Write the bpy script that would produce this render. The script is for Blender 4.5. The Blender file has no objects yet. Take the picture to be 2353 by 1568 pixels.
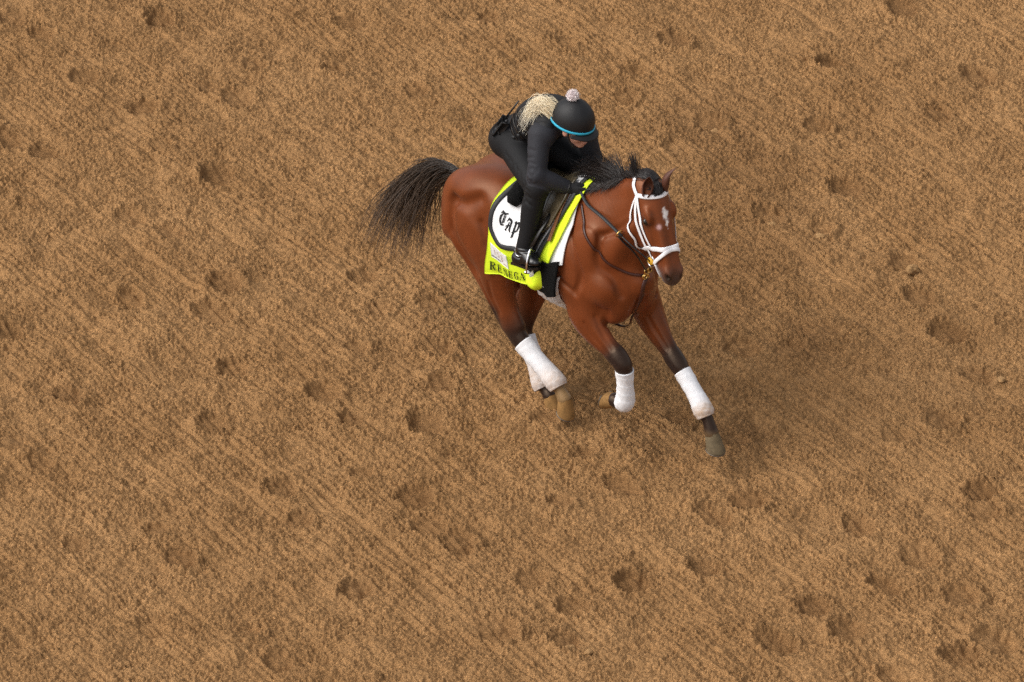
import bpy, bmesh, math, random, os
import numpy as np
from math import radians, cos, sin, pi, sqrt
from mathutils import Vector, Matrix

QUICK = ''
random.seed(7)
rng = np.random.default_rng(11)
scene = bpy.context.scene
COL = scene.collection

# ------------------------------------------------------------------ camera
DELTA = radians(30.0)
DIST = 45.0
cam_d = bpy.data.cameras.new('camera')
cam = bpy.data.objects.new('camera', cam_d)
COL.objects.link(cam)
cam.location = (0.0, -DIST * cos(DELTA), DIST * sin(DELTA))
cam.rotation_euler = (pi / 2 - DELTA, 0, 0)
cam_d.sensor_width = 36.0
cam_d.lens = 36.0 * 372.0 * DIST / 2353.0
cam_d.clip_start = 1.0
cam_d.clip_end = 3000.0
scene.camera = cam

# ------------------------------------------------------------------ light
SUN_EL, SUN_AZ = radians(48), radians(-105)      # azimuth measured from +Y (away) towards +X
world = bpy.data.worlds.new('World')
scene.world = world
world.use_nodes = True
wn = world.node_tree
bg = wn.nodes['Background']
sky = wn.nodes.new('ShaderNodeTexSky')
sky.sky_type = 'NISHITA'
sky.sun_disc = False
sky.sun_elevation = SUN_EL
sky.sun_rotation = SUN_AZ
sky.dust_density = 4.0
sky.ozone_density = 0.6
hsv = wn.nodes.new('ShaderNodeHueSaturation')
hsv.inputs['Saturation'].default_value = 0.25
wn.links.new(sky.outputs[0], hsv.inputs['Color'])
wn.links.new(hsv.outputs[0], bg.inputs['Color'])
bg.inputs['Strength'].default_value = 0.145
sun_d = bpy.data.lights.new('sun', 'SUN')
sun_d.energy = 1.1
sun_d.angle = radians(58)
sun_d.color = (1.0, 0.95, 0.88)
sun = bpy.data.objects.new('sun', sun_d)
COL.objects.link(sun)
sdir = Vector((sin(SUN_AZ) * cos(SUN_EL), cos(SUN_AZ) * cos(SUN_EL), sin(SUN_EL)))
sun.rotation_euler = sdir.to_track_quat('Z', 'Y').to_euler()
scene.view_settings.view_transform = 'Standard'
scene.view_settings.look = 'None'
scene.view_settings.exposure = 0.35
scene.view_settings.gamma = 1.0
scene.render.engine = 'CYCLES'
scene.cycles.max_bounces = 6
scene.cycles.use_denoising = False

# ------------------------------------------------------------------ helpers: materials
def new_mat(name, color=(0.5, 0.5, 0.5), rough=0.6, spec=0.5, metal=0.0, sheen=0.0):
    m = bpy.data.materials.new(name)
    m.use_nodes = True
    b = m.node_tree.nodes['Principled BSDF']
    b.inputs['Base Color'].default_value = (*color, 1)
    b.inputs['Roughness'].default_value = rough
    b.inputs['Specular IOR Level'].default_value = spec
    b.inputs['Metallic'].default_value = metal
    if sheen:
        b.inputs['Sheen Weight'].default_value = sheen
        b.inputs['Sheen Roughness'].default_value = 0.5
    return m

def nd(m, t, **kw):
    n = m.node_tree.nodes.new(t)
    for k, v in kw.items():
        if k in n.inputs.keys():
            n.inputs[k].default_value = v
        else:
            setattr(n, k, v)
    return n

def lk(m, a, b):
    m.node_tree.links.new(a, b)

def noise_mat(name, color, rough=0.6, var=0.25, scale=30.0, bump=0.3, bscale=200.0, bdist=0.002, spec=0.5, sheen=0.0, metal=0.0, attr=False, stretch=None):
    """a principled material whose colour varies with noise and whose relief comes from a finer noise"""
    m = new_mat(name, color, rough, spec, metal, sheen)
    b = m.node_tree.nodes['Principled BSDF']
    tc = nd(m, 'ShaderNodeTexCoord')
    src = tc.outputs['Object']
    if stretch:
        mp = nd(m, 'ShaderNodeMapping')
        mp.inputs['Scale'].default_value = stretch
        lk(m, src, mp.inputs['Vector'])
        src = mp.outputs[0]
    n1 = nd(m, 'ShaderNodeTexNoise', Scale=scale, Detail=5.0, Roughness=0.6)
    lk(m, src, n1.inputs['Vector'])
    mr = nd(m, 'ShaderNodeMapRange')
    mr.inputs['From Min'].default_value = 0.25
    mr.inputs['From Max'].default_value = 0.75
    mr.inputs['To Min'].default_value = 1 - var
    mr.inputs['To Max'].default_value = 1 + var
    lk(m, n1.outputs[0], mr.inputs['Value'])
    mx = nd(m, 'ShaderNodeMix', data_type='RGBA', blend_type='MULTIPLY')
    mx.inputs['Factor'].default_value = 1.0
    if attr:
        at = nd(m, 'ShaderNodeAttribute', attribute_name='col')
        lk(m, at.outputs['Color'], mx.inputs['A'])
    else:
        mx.inputs['A'].default_value = (*color, 1)
    lk(m, mr.outputs[0], mx.inputs['B'])
    lk(m, mx.outputs['Result'], b.inputs['Base Color'])
    if bump:
        n2 = nd(m, 'ShaderNodeTexNoise', Scale=bscale, Detail=4.0, Roughness=0.6)
        lk(m, src, n2.inputs['Vector'])
        bp = nd(m, 'ShaderNodeBump', Strength=bump, Distance=bdist)
        lk(m, n2.outputs[0], bp.inputs['Height'])
        lk(m, bp.outputs[0], b.inputs['Normal'])
    return m

# ------------------------------------------------------------------ helpers: meshes
def link(name, me, mat=None, parent=None, smooth=True):
    o = bpy.data.objects.new(name, me)
    COL.objects.link(o)
    if mat is not None:
        for mm in (mat if isinstance(mat, (list, tuple)) else [mat]):
            me.materials.append(mm)
    if parent is not None:
        o.parent = parent
    if smooth:
        me.polygons.foreach_set('use_smooth', np.ones(len(me.polygons), dtype=bool))
    return o

def mesh_from(name, V, F):
    me = bpy.data.meshes.new(name)
    V = np.asarray(V, dtype=np.float32)
    if isinstance(F, np.ndarray):
        n, k = F.shape
        me.vertices.add(len(V))
        me.vertices.foreach_set('co', V.ravel())
        me.loops.add(n * k)
        me.loops.foreach_set('vertex_index', F.astype(np.int32).ravel())
        me.polygons.add(n)
        me.polygons.foreach_set('loop_start', np.arange(0, n * k, k, dtype=np.int32))
        me.update(calc_edges=True)
        me.validate()
    else:
        me.from_pydata([tuple(v) for v in V], [], [tuple(f) for f in F])
        me.update()
    return me

def set_col(me, cols):
    a = me.color_attributes.new('col', 'FLOAT_COLOR', 'POINT')
    c = np.ones((len(me.vertices), 4), dtype=np.float32)
    c[:, :3] = cols
    a.data.foreach_set('color', c.ravel())

def tag(o, label, cat, group=None):
    o['label'] = label
    o['category'] = cat
    if group:
        o['group'] = group
    return o

class MB:
    """collects verts and faces for one mesh"""
    def __init__(self):
        self.v, self.f = [], []
    def add(self, V, F):
        b = len(self.v)
        self.v += [tuple(map(float, p)) for p in V]
        self.f += [tuple(int(i) + b for i in q) for q in F]
    def tube(self, pts, rad, n=8, cap=True, flat=1.0, nrm=None):
        pts = [np.array(p, float) for p in pts]
        rads = rad if hasattr(rad, '__len__') else [rad] * len(pts)
        V = []
        up = None
        for i, p in enumerate(pts):
            t = pts[min(i + 1, len(pts) - 1)] - pts[max(i - 1, 0)]
            t = t / (np.linalg.norm(t) + 1e-12)
            if nrm is not None:
                a = np.array(nrm[i], float)
            elif up is None:
                a = np.array([0, 0, 1.0]) if abs(t[2]) < 0.9 else np.array([1.0, 0, 0])
            else:
                a = up
            a = a - t * (a @ t)
            a /= np.linalg.norm(a) + 1e-12
            up = a
            b = np.cross(t, a)
            for k in range(n):
                th = 2 * pi * k / n
                V.append(p + rads[i] * (cos(th) * a * flat + sin(th) * b))
        F = []
        for i in range(len(pts) - 1):
            for k in range(n):
                k2 = (k + 1) % n
                F.append((i * n + k, i * n + k2, (i + 1) * n + k2, (i + 1) * n + k))
        if cap:
            F.append(tuple(range(n - 1, -1, -1)))
            F.append(tuple(range((len(pts) - 1) * n, len(pts) * n)))
        self.add(V, F)
    def build(self, name, mat, parent=None, smooth=True):
        return link(name, mesh_from(name, self.v, self.f), mat, parent, smooth)

def catmull(P, n):
    """smooth interpolation of control rows P, n samples per span"""
    P = np.asarray(P, float)
    Q = np.vstack([2 * P[0] - P[1], P, 2 * P[-1] - P[-2]])
    out = []
    for i in range(1, len(Q) - 2):
        for k in range(n):
            t = k / n
            out.append(0.5 * (2 * Q[i] + (Q[i + 1] - Q[i - 1]) * t + (2 * Q[i - 1] - 5 * Q[i] + 4 * Q[i + 1] - Q[i + 2]) * t * t
                              + (-Q[i - 1] + 3 * Q[i] - 3 * Q[i + 1] + Q[i + 2]) * t ** 3))
    out.append(P[-1])
    return np.array(out)

# ------------------------------------------------------------------ helpers: sculpting with distance fields
class Field:
    def __init__(self, lo, hi, h):
        self.lo = np.array(lo, float)
        self.h = h
        self.n = np.ceil((np.array(hi) - self.lo) / h).astype(int) + 1
        self.D = np.full(self.n, 1.0, dtype=np.float32)
        self.ax = [(self.lo[i] + h * np.arange(self.n[i])).astype(np.float32) for i in range(3)]
    def sub(self, lo, hi):
        a = np.clip(np.floor((np.array(lo) - self.lo) / self.h).astype(int), 0, self.n)
        b = np.clip(np.ceil((np.array(hi) - self.lo) / self.h).astype(int) + 1, 0, self.n)
        sl = tuple(slice(a[i], b[i]) for i in range(3))
        X = self.ax[0][sl[0]][:, None, None]
        Y = self.ax[1][sl[1]][None, :, None]
        Z = self.ax[2][sl[2]][None, None, :]
        return sl, X, Y, Z
    def merge(self, sl, d, k, op='add'):
        c = self.D[sl]
        if op == 'add':
            if k <= 0:
                np.minimum(c, d, out=c)
            else:
                hh = np.clip(0.5 + 0.5 * (c - d) / k, 0, 1)
                self.D[sl] = c * (1 - hh) + d * hh - k * hh * (1 - hh)
        else:
            e = -d
            hh = np.clip(0.5 - 0.5 * (c - e) / k, 0, 1)
            self.D[sl] = c * (1 - hh) + e * hh + k * hh * (1 - hh)
    def ell(self, c, r, k=0.03, R=None, op='add'):
        c = np.array(c, float)
        r = np.array(r, float)
        m = r.max() + 0.06 + k if R is not None else r + 0.06 + k
        sl, X, Y, Z = self.sub(c - m, c + m)
        dx, dy, dz = X - c[0], Y - c[1], Z - c[2]
        if R is not None:
            R = np.array(R, float)
            px = R[0, 0] * dx + R[0, 1] * dy + R[0, 2] * dz
            py = R[1, 0] * dx + R[1, 1] * dy + R[1, 2] * dz
            pz = R[2, 0] * dx + R[2, 1] * dy + R[2, 2] * dz
        else:
            px, py, pz = dx, dy, dz
        k0 = np.sqrt((px / r[0]) ** 2 + (py / r[1]) ** 2 + (pz / r[2]) ** 2)
        k1 = np.sqrt((px / r[0] ** 2) ** 2 + (py / r[1] ** 2) ** 2 + (pz / r[2] ** 2) ** 2) + 1e-6
        self.merge(sl, (k0 * (k0 - 1) / k1).astype(np.float32), k, op)
    def sweep(self, pts, ra, rb=None, lat=(0, 1, 0), k=0.03, n=5, op='add', mx=0.08):
        """tapered body along a smooth path; ra = radius along lat, rb = radius across it"""
        rb = ra if rb is None else rb
        M = catmull(np.column_stack([np.array(pts, float), ra, rb]), n)
        lo = (M[:, :3] - M[:, 3:].max(axis=1)[:, None]).min(0) - mx
        hi = (M[:, :3] + M[:, 3:].max(axis=1)[:, None]).max(0) + mx
        sl, X, Y, Z = self.sub(lo, hi)
        best = np.full(np.broadcast_shapes(X.shape, Y.shape, Z.shape), 1.0, dtype=np.float32)
        lo0, hi0 = lo, hi
        lat = np.array(lat, float)
        for i in range(len(M) - 1):
            a, b = M[i], M[i + 1]
            R = max(a[3:].max(), b[3:].max()) + mx
            l2 = np.minimum(a[:3], b[:3]) - R
            h2 = np.maximum(a[:3], b[:3]) + R
            s2, X2, Y2, Z2 = self.sub(np.maximum(l2, lo0), np.minimum(h2, hi0))
            s2 = tuple(slice(max(s2[j].start, sl[j].start), min(s2[j].stop, sl[j].stop)) for j in range(3))
            X2 = self.ax[0][s2[0]][:, None, None]
            Y2 = self.ax[1][s2[1]][None, :, None]
            Z2 = self.ax[2][s2[2]][None, None, :]
            ab = b[:3] - a[:3]
            L = np.linalg.norm(ab) + 1e-9
            t = ab / L
            e1 = lat - t * (lat @ t)
            e1 /= np.linalg.norm(e1) + 1e-9
            e2 = np.cross(t, e1)
            dx, dy, dz = X2 - a[0], Y2 - a[1], Z2 - a[2]
            u = dx * t[0] + dy * t[1] + dz * t[2]
            tt = np.clip(u / L, 0, 1)
            w = u - tt * L
            p = dx * e1[0] + dy * e1[1] + dz * e1[2]
            q = dx * e2[0] + dy * e2[1] + dz * e2[2]
            A = a[3] + (b[3] - a[3]) * tt
            B = a[4] + (b[4] - a[4]) * tt
            k0 = np.sqrt((p / A) ** 2 + (q / B) ** 2 + (w / np.minimum(A, B)) ** 2) + 1e-6
            k1 = np.sqrt((p / A ** 2) ** 2 + (q / B ** 2) ** 2 + (w / np.minimum(A, B) ** 2) ** 2) + 1e-6
            d = (k0 * (k0 - 1) / k1).astype(np.float32)
            s3 = tuple(slice(s2[j].start - sl[j].start, s2[j].stop - sl[j].start) for j in range(3))
            np.minimum(best[s3], d, out=best[s3])
        self.merge(sl, best, k, op)
    def blur(self, it=1):
        D = self.D
        for _ in range(it):
            for ax in range(3):
                D = 0.5 * D + 0.25 * (np.roll(D, 1, ax) + np.roll(D, -1, ax))
        self.D = D.astype(np.float32)
    def at(self, P):
        P = np.atleast_2d(np.asarray(P, float))
        g = np.clip((P - self.lo) / self.h, 0, self.n - 1.001)
        i = g.astype(int)
        f = g - i
        r = 0
        for a in (0, 1):
            for b in (0, 1):
                for c in (0, 1):
                    w = (f[:, 0] if a else 1 - f[:, 0]) * (f[:, 1] if b else 1 - f[:, 1]) * (f[:, 2] if c else 1 - f[:, 2])
                    r = r + w * self.D[i[:, 0] + a, i[:, 1] + b, i[:, 2] + c]
        return r
    def grad(self, P):
        e = self.h
        G = np.stack([self.at(P + np.eye(3)[j] * e) - self.at(P - np.eye(3)[j] * e) for j in range(3)], 1)
        return G / (np.linalg.norm(G, axis=1, keepdims=True) + 1e-9)
    def snap(self, P, off=0.0, it=8):
        P = np.atleast_2d(np.asarray(P, float)).copy()
        for _ in range(it):
            P -= self.grad(P) * (self.at(P) - off)[:, None] * 0.9
        return P
    def mesh(self, iso=0.0):
        """surface nets"""
        D = self.D - iso
        S = D < 0
        nx, ny, nz = D.shape
        c = [S[a:nx - 1 + a, b:ny - 1 + b, e:nz - 1 + e] for a in (0, 1) for b in (0, 1) for e in (0, 1)]
        s = sum(x.astype(np.int8) for x in c)
        act = (s > 0) & (s < 8)
        idx = np.full(act.shape, -1, dtype=np.int32)
        ijk = np.argwhere(act)
        idx[act] = np.arange(len(ijk))
        acc = np.zeros((len(ijk), 3))
        cnt = np.zeros(len(ijk))
        I, J, K = ijk.T
        cor = [(a, b, e) for a in (0, 1) for b in (0, 1) for e in (0, 1)]
        for p in cor:
            for ax in range(3):
                if p[ax]:
                    continue
                q = list(p)
                q[ax] = 1
                d0 = D[I + p[0], J + p[1], K + p[2]]
                d1 = D[I + q[0], J + q[1], K + q[2]]
                m = (d0 < 0) != (d1 < 0)
                t = np.where(m, d0 / (d0 - d1 + 1e-20), 0)
                pos = np.tile(np.array(p, float), (len(ijk), 1))
                pos[:, ax] += t
                acc += pos * m[:, None]
                cnt += m
        V = self.lo + self.h * (ijk + acc / cnt[:, None])
        F = []
        for ax in range(3):
            u, v = (ax + 1) % 3, (ax + 2) % 3
            a = [slice(1, D.shape[i] - 1) for i in range(3)]
            b = [slice(1, D.shape[i] - 1) for i in range(3)]
            a[ax] = slice(0, D.shape[ax] - 1)
            b[ax] = slice(1, D.shape[ax])
            s0, s1 = S[tuple(a)], S[tuple(b)]
            e = np.argwhere(s0 != s1)
            off = np.array([1, 1, 1])
            off[ax] = 0
            e = e + off
            inside = S[tuple(e.T)]
            q = []
            for du, dv in ((-1, -1), (0, -1), (0, 0), (-1, 0)):
                t = e.copy()
                t[:, u] += du
                t[:, v] += dv
                q.append(idx[tuple(t.T)])
            q = np.stack(q, 1)
            q[~inside] = q[~inside][:, ::-1]
            F.append(q)
        F = np.vstack(F)
        F = F[(F >= 0).all(1)]
        return V, F

def smooth_mesh(V, F, it=2, lam=0.5):
    n = len(V)
    E = np.vstack([F[:, [0, 1]], F[:, [1, 2]], F[:, [2, 3]], F[:, [3, 0]]])
    deg = np.bincount(E[:, 0], minlength=n) + np.bincount(E[:, 1], minlength=n)
    for j in range(it):
        l = lam if j % 2 == 0 else -lam * 1.03
        A = np.zeros_like(V)
        for d in range(3):
            A[:, d] = np.bincount(E[:, 0], V[E[:, 1], d], n) + np.bincount(E[:, 1], V[E[:, 0], d], n)
        V = V + l * (A / np.maximum(deg, 1)[:, None] - V)
    return V

def sstep(a, b, x):
    t = np.clip((x - a) / (b - a), 0, 1)
    return t * t * (3 - 2 * t)

# ------------------------------------------------------------------ where the horse stands
LIFT = 0.11
HEAD_ANG = radians(-45)                         # horse heads to the right and towards the viewer
def place(o):
    o.location = HORSE_LOC
    o.rotation_euler = (0, 0, HEAD_ANG)
    return o
HORSE_LOC = (0.4412, -0.9788, LIFT)

def root(name, label, cat, group=None):
    o = bpy.data.objects.new(name, None)
    COL.objects.link(o)
    o.empty_display_size = 0.2
    place(o)
    return tag(o, label, cat, group)

# ------------------------------------------------------------------ the track surface
HOOFPRINTS = [(-3.14, 4.08, 1.2), (-3.34, 4.33, 0.8), (-2.35, 4.27, 1.2), (-2.81, 3.46, 0.8), (-1.99, 3.31, 0.8), (-2.41, 3.04, 1.2), (-1.80, 3.16, 1.0), (-1.17, 3.56, 0.8), (-1.54, 4.43, 0.7), (-1.70, 3.65, 0.6), (-0.63, 3.28, 0.7), (-1.89, 2.12, 1.2), (-2.27, 2.53, 0.7), (-2.43, 1.57, 0.7), (-3.27, 2.62, 1.0), (-3.02, 2.44, 0.8), (-3.09, 1.72, 0.7), (-1.10, 4.27, 0.7), (-0.13, 4.02, 0.7), (-0.16, 4.33, 0.8), (0.36, 3.96, 0.6), (1.08, 3.99, 1.0), (0.80, 3.56, 1.0), (2.11, 3.68, 1.2), (2.62, 4.43, 1.0), (3.08, 3.49, 1.0), (0.75, 3.19, 0.6), (1.30, 2.83, 1.0), (2.78, 2.95, 0.9), (1.07, 2.47, 0.8), (2.14, 1.95, 1.0), (1.99, 2.80, 1.0), (1.97, 1.40, 1.0), (1.64, 1.57, 1.1), (-0.87, 2.00, 0.6), (-2.16, 1.37, 0.7), (-1.79, 0.68, 1.3), (-2.38, 0.51, 0.9), (-1.86, 0.35, 1.1), (-3.11, 0.10, 1.0), (-1.71, -0.33, 1.1), (-2.71, -0.67, 1.1), (-1.81, -1.03, 1.1), (-3.01, -1.24, 0.9), (-2.83, -1.47, 0.7), (-0.93, 0.81, 0.8), (-0.52, 0.46, 0.9), (-0.82, 0.37, 0.9), (-0.96, -0.09, 0.8), (-0.45, -0.11, 0.9), (-0.42, -0.54, 0.8), (-1.15, -0.64, 1.0), (-0.97, -0.96, 0.8), (-0.52, -1.01, 1.1), (0.28, -0.25, 1.0), (0.21, -0.96, 0.9), (2.47, 0.98, 0.9), (2.55, 0.54, 1.1), (2.70, 0.08, 1.2), (2.85, -0.43, 1.0), (1.42, -0.09, 1.1), (1.71, -0.09, 1.0), (2.60, -0.96, 1.0), (2.32, -1.14, 0.7), (1.35, -1.21, 0.8), (1.23, -0.59, 0.8), (-1.37, -1.80, 1.0), (-0.57, -1.87, 1.0), (-1.25, -2.14, 0.8), (-2.10, -2.24, 0.7), (-2.57, -2.41, 0.8), (-1.95, -2.56, 1.0), (-0.48, -2.22, 1.0), (-0.31, -2.39, 1.0), (0.29, -1.92, 0.8), (0.66, -1.75, 1.0), (1.41, -1.92, 1.2), (1.20, -2.09, 1.1), (2.79, -1.80, 1.0), (2.80, -2.00, 1.0), (2.06, -2.19, 1.1), (2.39, -2.54, 1.1), (1.13, -2.66, 1.0), (0.12, -2.80, 0.9), (0.71, -2.83, 1.4), (-0.90, -2.92, 1.0), (2.17, -2.87, 1.1), (2.62, -2.97, 1.1), (1.75, -3.11, 1.0), (1.94, -3.37, 1.1), (-0.09, -3.33, 1.1), (-1.52, -3.37, 0.7), (-2.08, -3.30, 0.7), (0.36, -3.09, 0.8), (0.31, -3.49, 1.2), (-1.34, -3.68, 0.7), (1.53, -3.49, 1.1), (2.79, -3.49, 1.2), (2.58, -3.63, 1.2), (2.17, -3.84, 1.0), (0.43, -1.34, 0.7), (-0.90, -1.59, 0.6), (1.01, -0.93, 1.0), (0.52, -0.51, 0.7)]
DAMP_SHADE = [(1.30, 1.01, 0.50), (1.45, 1.46, 0.50), (1.44, 2.15, 0.45), (1.28, 2.80, 0.40), (1.26, 0.46, 0.35), (1.38, -1.16, 0.20), (1.81, -0.03, 0.25), (0.68, -0.03, 0.30)]  # x, y, radius: damp churned soil with the horse's soft shadow painted in
CLODS = [(2.51, 0.84, 0.075), (0.33, -3.55, 0.060), (0.44, -3.60, 0.045), (1.32, 2.76, 0.050), (1.95, 1.29, 0.050), (1.65, 1.45, 0.040), (2.99, -0.51, 0.050), (1.93, -3.83, 0.040)]

TR = radians(-55.5)                              # direction in which the track was harrowed
tdir = np.array([cos(TR), sin(TR)])
ndir = np.array([-sin(TR), cos(TR)])
GH = 0.0069 if QUICK != '1' else 0.03
gx = np.arange(-3.62, 3.62, GH)
gy = np.arange(-4.12, 4.85, GH * 1.36)

def fft_noise(shape, lo, hi, steps, seed, aniso=None):
    """band-passed noise: wavelengths lo..hi metres, on a grid with the given steps"""
    r = np.random.default_rng(seed)
    f = np.fft.rfft2(r.standard_normal(shape).astype(np.float32))
    fx = np.fft.fftfreq(shape[0], steps[0])[:, None]
    fy = np.fft.rfftfreq(shape[1], steps[1])[None, :]
    if aniso:
        u = fx * tdir[0] + fy * tdir[1]
        v = fx * ndir[0] + fy * ndir[1]
        k = np.sqrt((u * aniso) ** 2 + v ** 2) + 1e-9
    else:
        k = np.sqrt(fx ** 2 + fy ** 2) + 1e-9
    w = np.exp(-(k * lo) ** 2 * 0.5) * (1 - np.exp(-(k * hi) ** 2 * 0.5)) / np.maximum(k, 0.2)
    n = np.fft.irfft2(f * w, s=shape)
    return (n / n.std()).astype(np.float32)

def soil_height(gx, gy):
    nx, ny = len(gx), len(gy)
    hx_, hy_ = gx[1] - gx[0], gy[1] - gy[0]
    X, Y = np.meshgrid(gx, gy, indexing='ij')
    sh, st = (nx, ny), (hx_, hy_)
    A = X * tdir[0] + Y * tdir[1]
    Cc = X * ndir[0] + Y * ndir[1]
    base = 0.010 * fft_noise(sh, 0.25, 1.5, st, 1) + 0.0035 * fft_noise(sh, 0.06, 0.25, st, 2)
    streak = fft_noise(sh, 0.05, 0.6, st, 3, aniso=14.0)
    wob = 0.008 * fft_noise(sh, 0.15, 1.2, st, 4, aniso=4.0)
    cj_ = np.arange(-8.0, 8.0, 0.01)
    jit_ = np.cumsum(np.random.default_rng(5).normal(0, 0.009, len(cj_)))
    jit_ = jit_ - np.convolve(np.pad(jit_, 50, mode='edge'), np.ones(101) / 101, 'valid')
    rph = (Cc + wob + np.interp(Cc, cj_, jit_)) / 0.064
    rows = 1 - 2 * np.exp(-((rph % 1.0 - 0.5) / 0.17) ** 2)          # narrow furrows between broad crumbly ridges
    rid = np.floor(rph).astype(int)
    rvar = np.random.default_rng(77).uniform(0.2, 1.0, 4000)[(rid + 2000) % 4000]
    rowamp = sstep(-1.3, 1.0, fft_noise(sh, 0.35, 2.0, st, 5, aniso=4.0)) * rvar
    fine = fft_noise(sh, 0.008, 0.05, st, 41, aniso=22.0)
    H = base + 0.003 * streak + 0.0022 * fine * (0.4 + 0.8 * rowamp) + (0.0010 + 0.0080 * rowamp) * rows
    # smooth scraped strips left by the harrow tines
    strip = np.zeros(sh, np.float32)
    r = np.random.default_rng(21)
    c = -6.0
    pres = fft_noise(sh, 0.10, 1.2, st, 6, aniso=5.0)
    while c < 6.0:
        wd = r.uniform(0.012, 0.024)
        m = np.exp(-((Cc + wob * 0.5 - c) / wd) ** 2) * sstep(r.uniform(0.2, 0.9), 1.5, pres)
        strip = np.maximum(strip, m)
        c += r.uniform(0.08, 0.36)
    H = H - 0.009 * strip
    rough = np.clip(0.95 + 0.22 * fft_noise(sh, 0.15, 0.9, st, 7), 0.4, 1.5) * (1 - 0.55 * rowamp * np.clip(-rows, 0, 1))
    smooth = np.clip(strip * 0.85, 0, 1)
    dig = np.zeros(sh, np.float32)
    rim = np.zeros(sh, np.float32)
    damp_shade = np.zeros(sh, np.float32)
    warp1 = 0.007 * fft_noise(sh, 0.035, 0.2, st, 8)
    warp2 = 0.007 * fft_noise(sh, 0.035, 0.2, st, 9)
    for (px, py, w) in HOOFPRINTS:
        a = TR + r.uniform(-0.35, 0.35)
        i0, i1 = np.searchsorted(gx, (px - 0.35, px + 0.35))
        j0, j1 = np.searchsorted(gy, (py - 0.35, py + 0.35))
        if i1 <= i0 or j1 <= j0:
            continue
        sl = (slice(i0, i1), slice(j0, j1))
        dx, dy = X[sl] - px + warp1[sl], Y[sl] - py + warp2[sl]
        u = dx * cos(a) + dy * sin(a)
        v = -dx * sin(a) + dy * cos(a)
        la, lb = 0.100 * r.uniform(0.85, 1.35) * w ** 0.5, 0.080 * r.uniform(0.85, 1.25) * w ** 0.5
        q = np.sqrt((u / la) ** 2 + (v / lb) ** 2)
        inside = sstep(1.10, 0.80, q)
        dep = 0.044 * w * r.uniform(0.8, 1.2) * (0.60 + 0.40 * np.clip(u / la, -0.9, 0.9))
        if r.random() < 0.75:                      # pulled-out toe hole ahead of the print
            dep = dep + 0.008 * w * np.exp(-((u - 0.70 * la) / (0.35 * la)) ** 2 - (v / (0.8 * lb)) ** 2)
        if r.random() < 0.5:                       # frog ridge
            dep = dep - 0.010 * w * np.exp(-(v / 0.016) ** 2) * (u < 0.02)
        dig[sl] = np.maximum(dig[sl], inside * dep)
        smooth[sl] = np.maximum(smooth[sl], sstep(1.0, 0.82, q) * r.uniform(0.75, 1.0))
        rm = np.exp(-((q - 1.32) / 0.22) ** 2) * (0.55 + 0.45 * np.cos(np.arctan2(v, u) - r.choice([0.0, pi, 2.2, -2.2])))
        rim[sl] = np.maximum(rim[sl], rm * w)
        damp_shade[sl] = np.maximum(damp_shade[sl], 0.60 * sstep(1.5, 0.9, q) * r.uniform(0.35, 1.0) * min(w, 1.0))  # prints darkened in colour: damp subsoil together with painted pit shade
    H = H - dig + 0.022 * rim
    rough = rough * (1 + 0.55 * rim)
    # crumbs: thousands of small lumps lying on the surface
    crumbs = np.zeros(sh, np.float32)
    cell = max(hx_, hy_)
    for (dens, r0, r1, hr, seed) in ((5600, 0.0054, 0.0086, 1.9, 31), (600, 0.0075, 0.0115, 1.6, 32), (25, 0.014, 0.024, 0.7, 33)):
        q = np.random.default_rng(seed)
        area = (gx[-1] - gx[0]) * (gy[-1] - gy[0])
        n = int(dens * area)
        cx, cy = q.uniform(gx[0], gx[-1], n), q.uniform(gy[0], gy[-1], n)
        rad = q.uniform(r0, r1, n)
        asp = q.uniform(0.65, 1.0, n)
        th = q.normal(TR + pi / 2, 0.8, n)
        hz_ = rad * hr * q.uniform(0.5, 1.15, n)
        ci = np.clip(((cx - gx[0]) / hx_).astype(int), 0, nx - 1)
        cj = np.clip(((cy - gy[0]) / hy_).astype(int), 0, ny - 1)
        hz_ = hz_ * np.clip(rough[ci, cj], 0.3, 1.7) * (1 - 0.9 * smooth[ci, cj]) * np.where(q.random(n) < 0.12, 1.5, 1.0)
        lift = q.uniform(0, 0.004, n) * (1 - smooth[ci, cj])
        ct, s_t = np.cos(th), np.sin(th)
        wi, wj = int(r1 / hx_) + 1, int(r1 / hy_) + 1
        for di in range(-wi, wi + 1):
            for dj in range(-wj, wj + 1):
                ii, jj = ci + di, cj + dj
                ok = (ii >= 0) & (ii < nx) & (jj >= 0) & (jj < ny)
                ii_, jj_ = np.clip(ii, 0, nx - 1), np.clip(jj, 0, ny - 1)
                ex, ey = gx[ii_] - cx, gy[jj_] - cy
                u = (ex * ct + ey * s_t) / rad
                v = (-ex * s_t + ey * ct) / (rad * asp)
                d2 = u * u + v * v
                ok &= d2 < 1
                if not ok.any():
                    continue
                val = (lift + hz_ * np.sqrt(np.maximum(1 - d2, 0)))[ok].astype(np.float32)
                np.maximum.at(crumbs, (ii[ok], jj[ok]), val)
    H = H + crumbs
    for (px, py, rr) in DAMP_SHADE:
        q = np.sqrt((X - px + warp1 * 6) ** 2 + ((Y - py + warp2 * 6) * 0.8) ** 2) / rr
        damp_shade = np.maximum(damp_shade, 0.45 * sstep(1.5, 0.4, q + 0.25 * streak * 0.3))  # soil colour darkened beside the horse: dampness plus painted soft shadow
    return H, damp_shade

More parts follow.
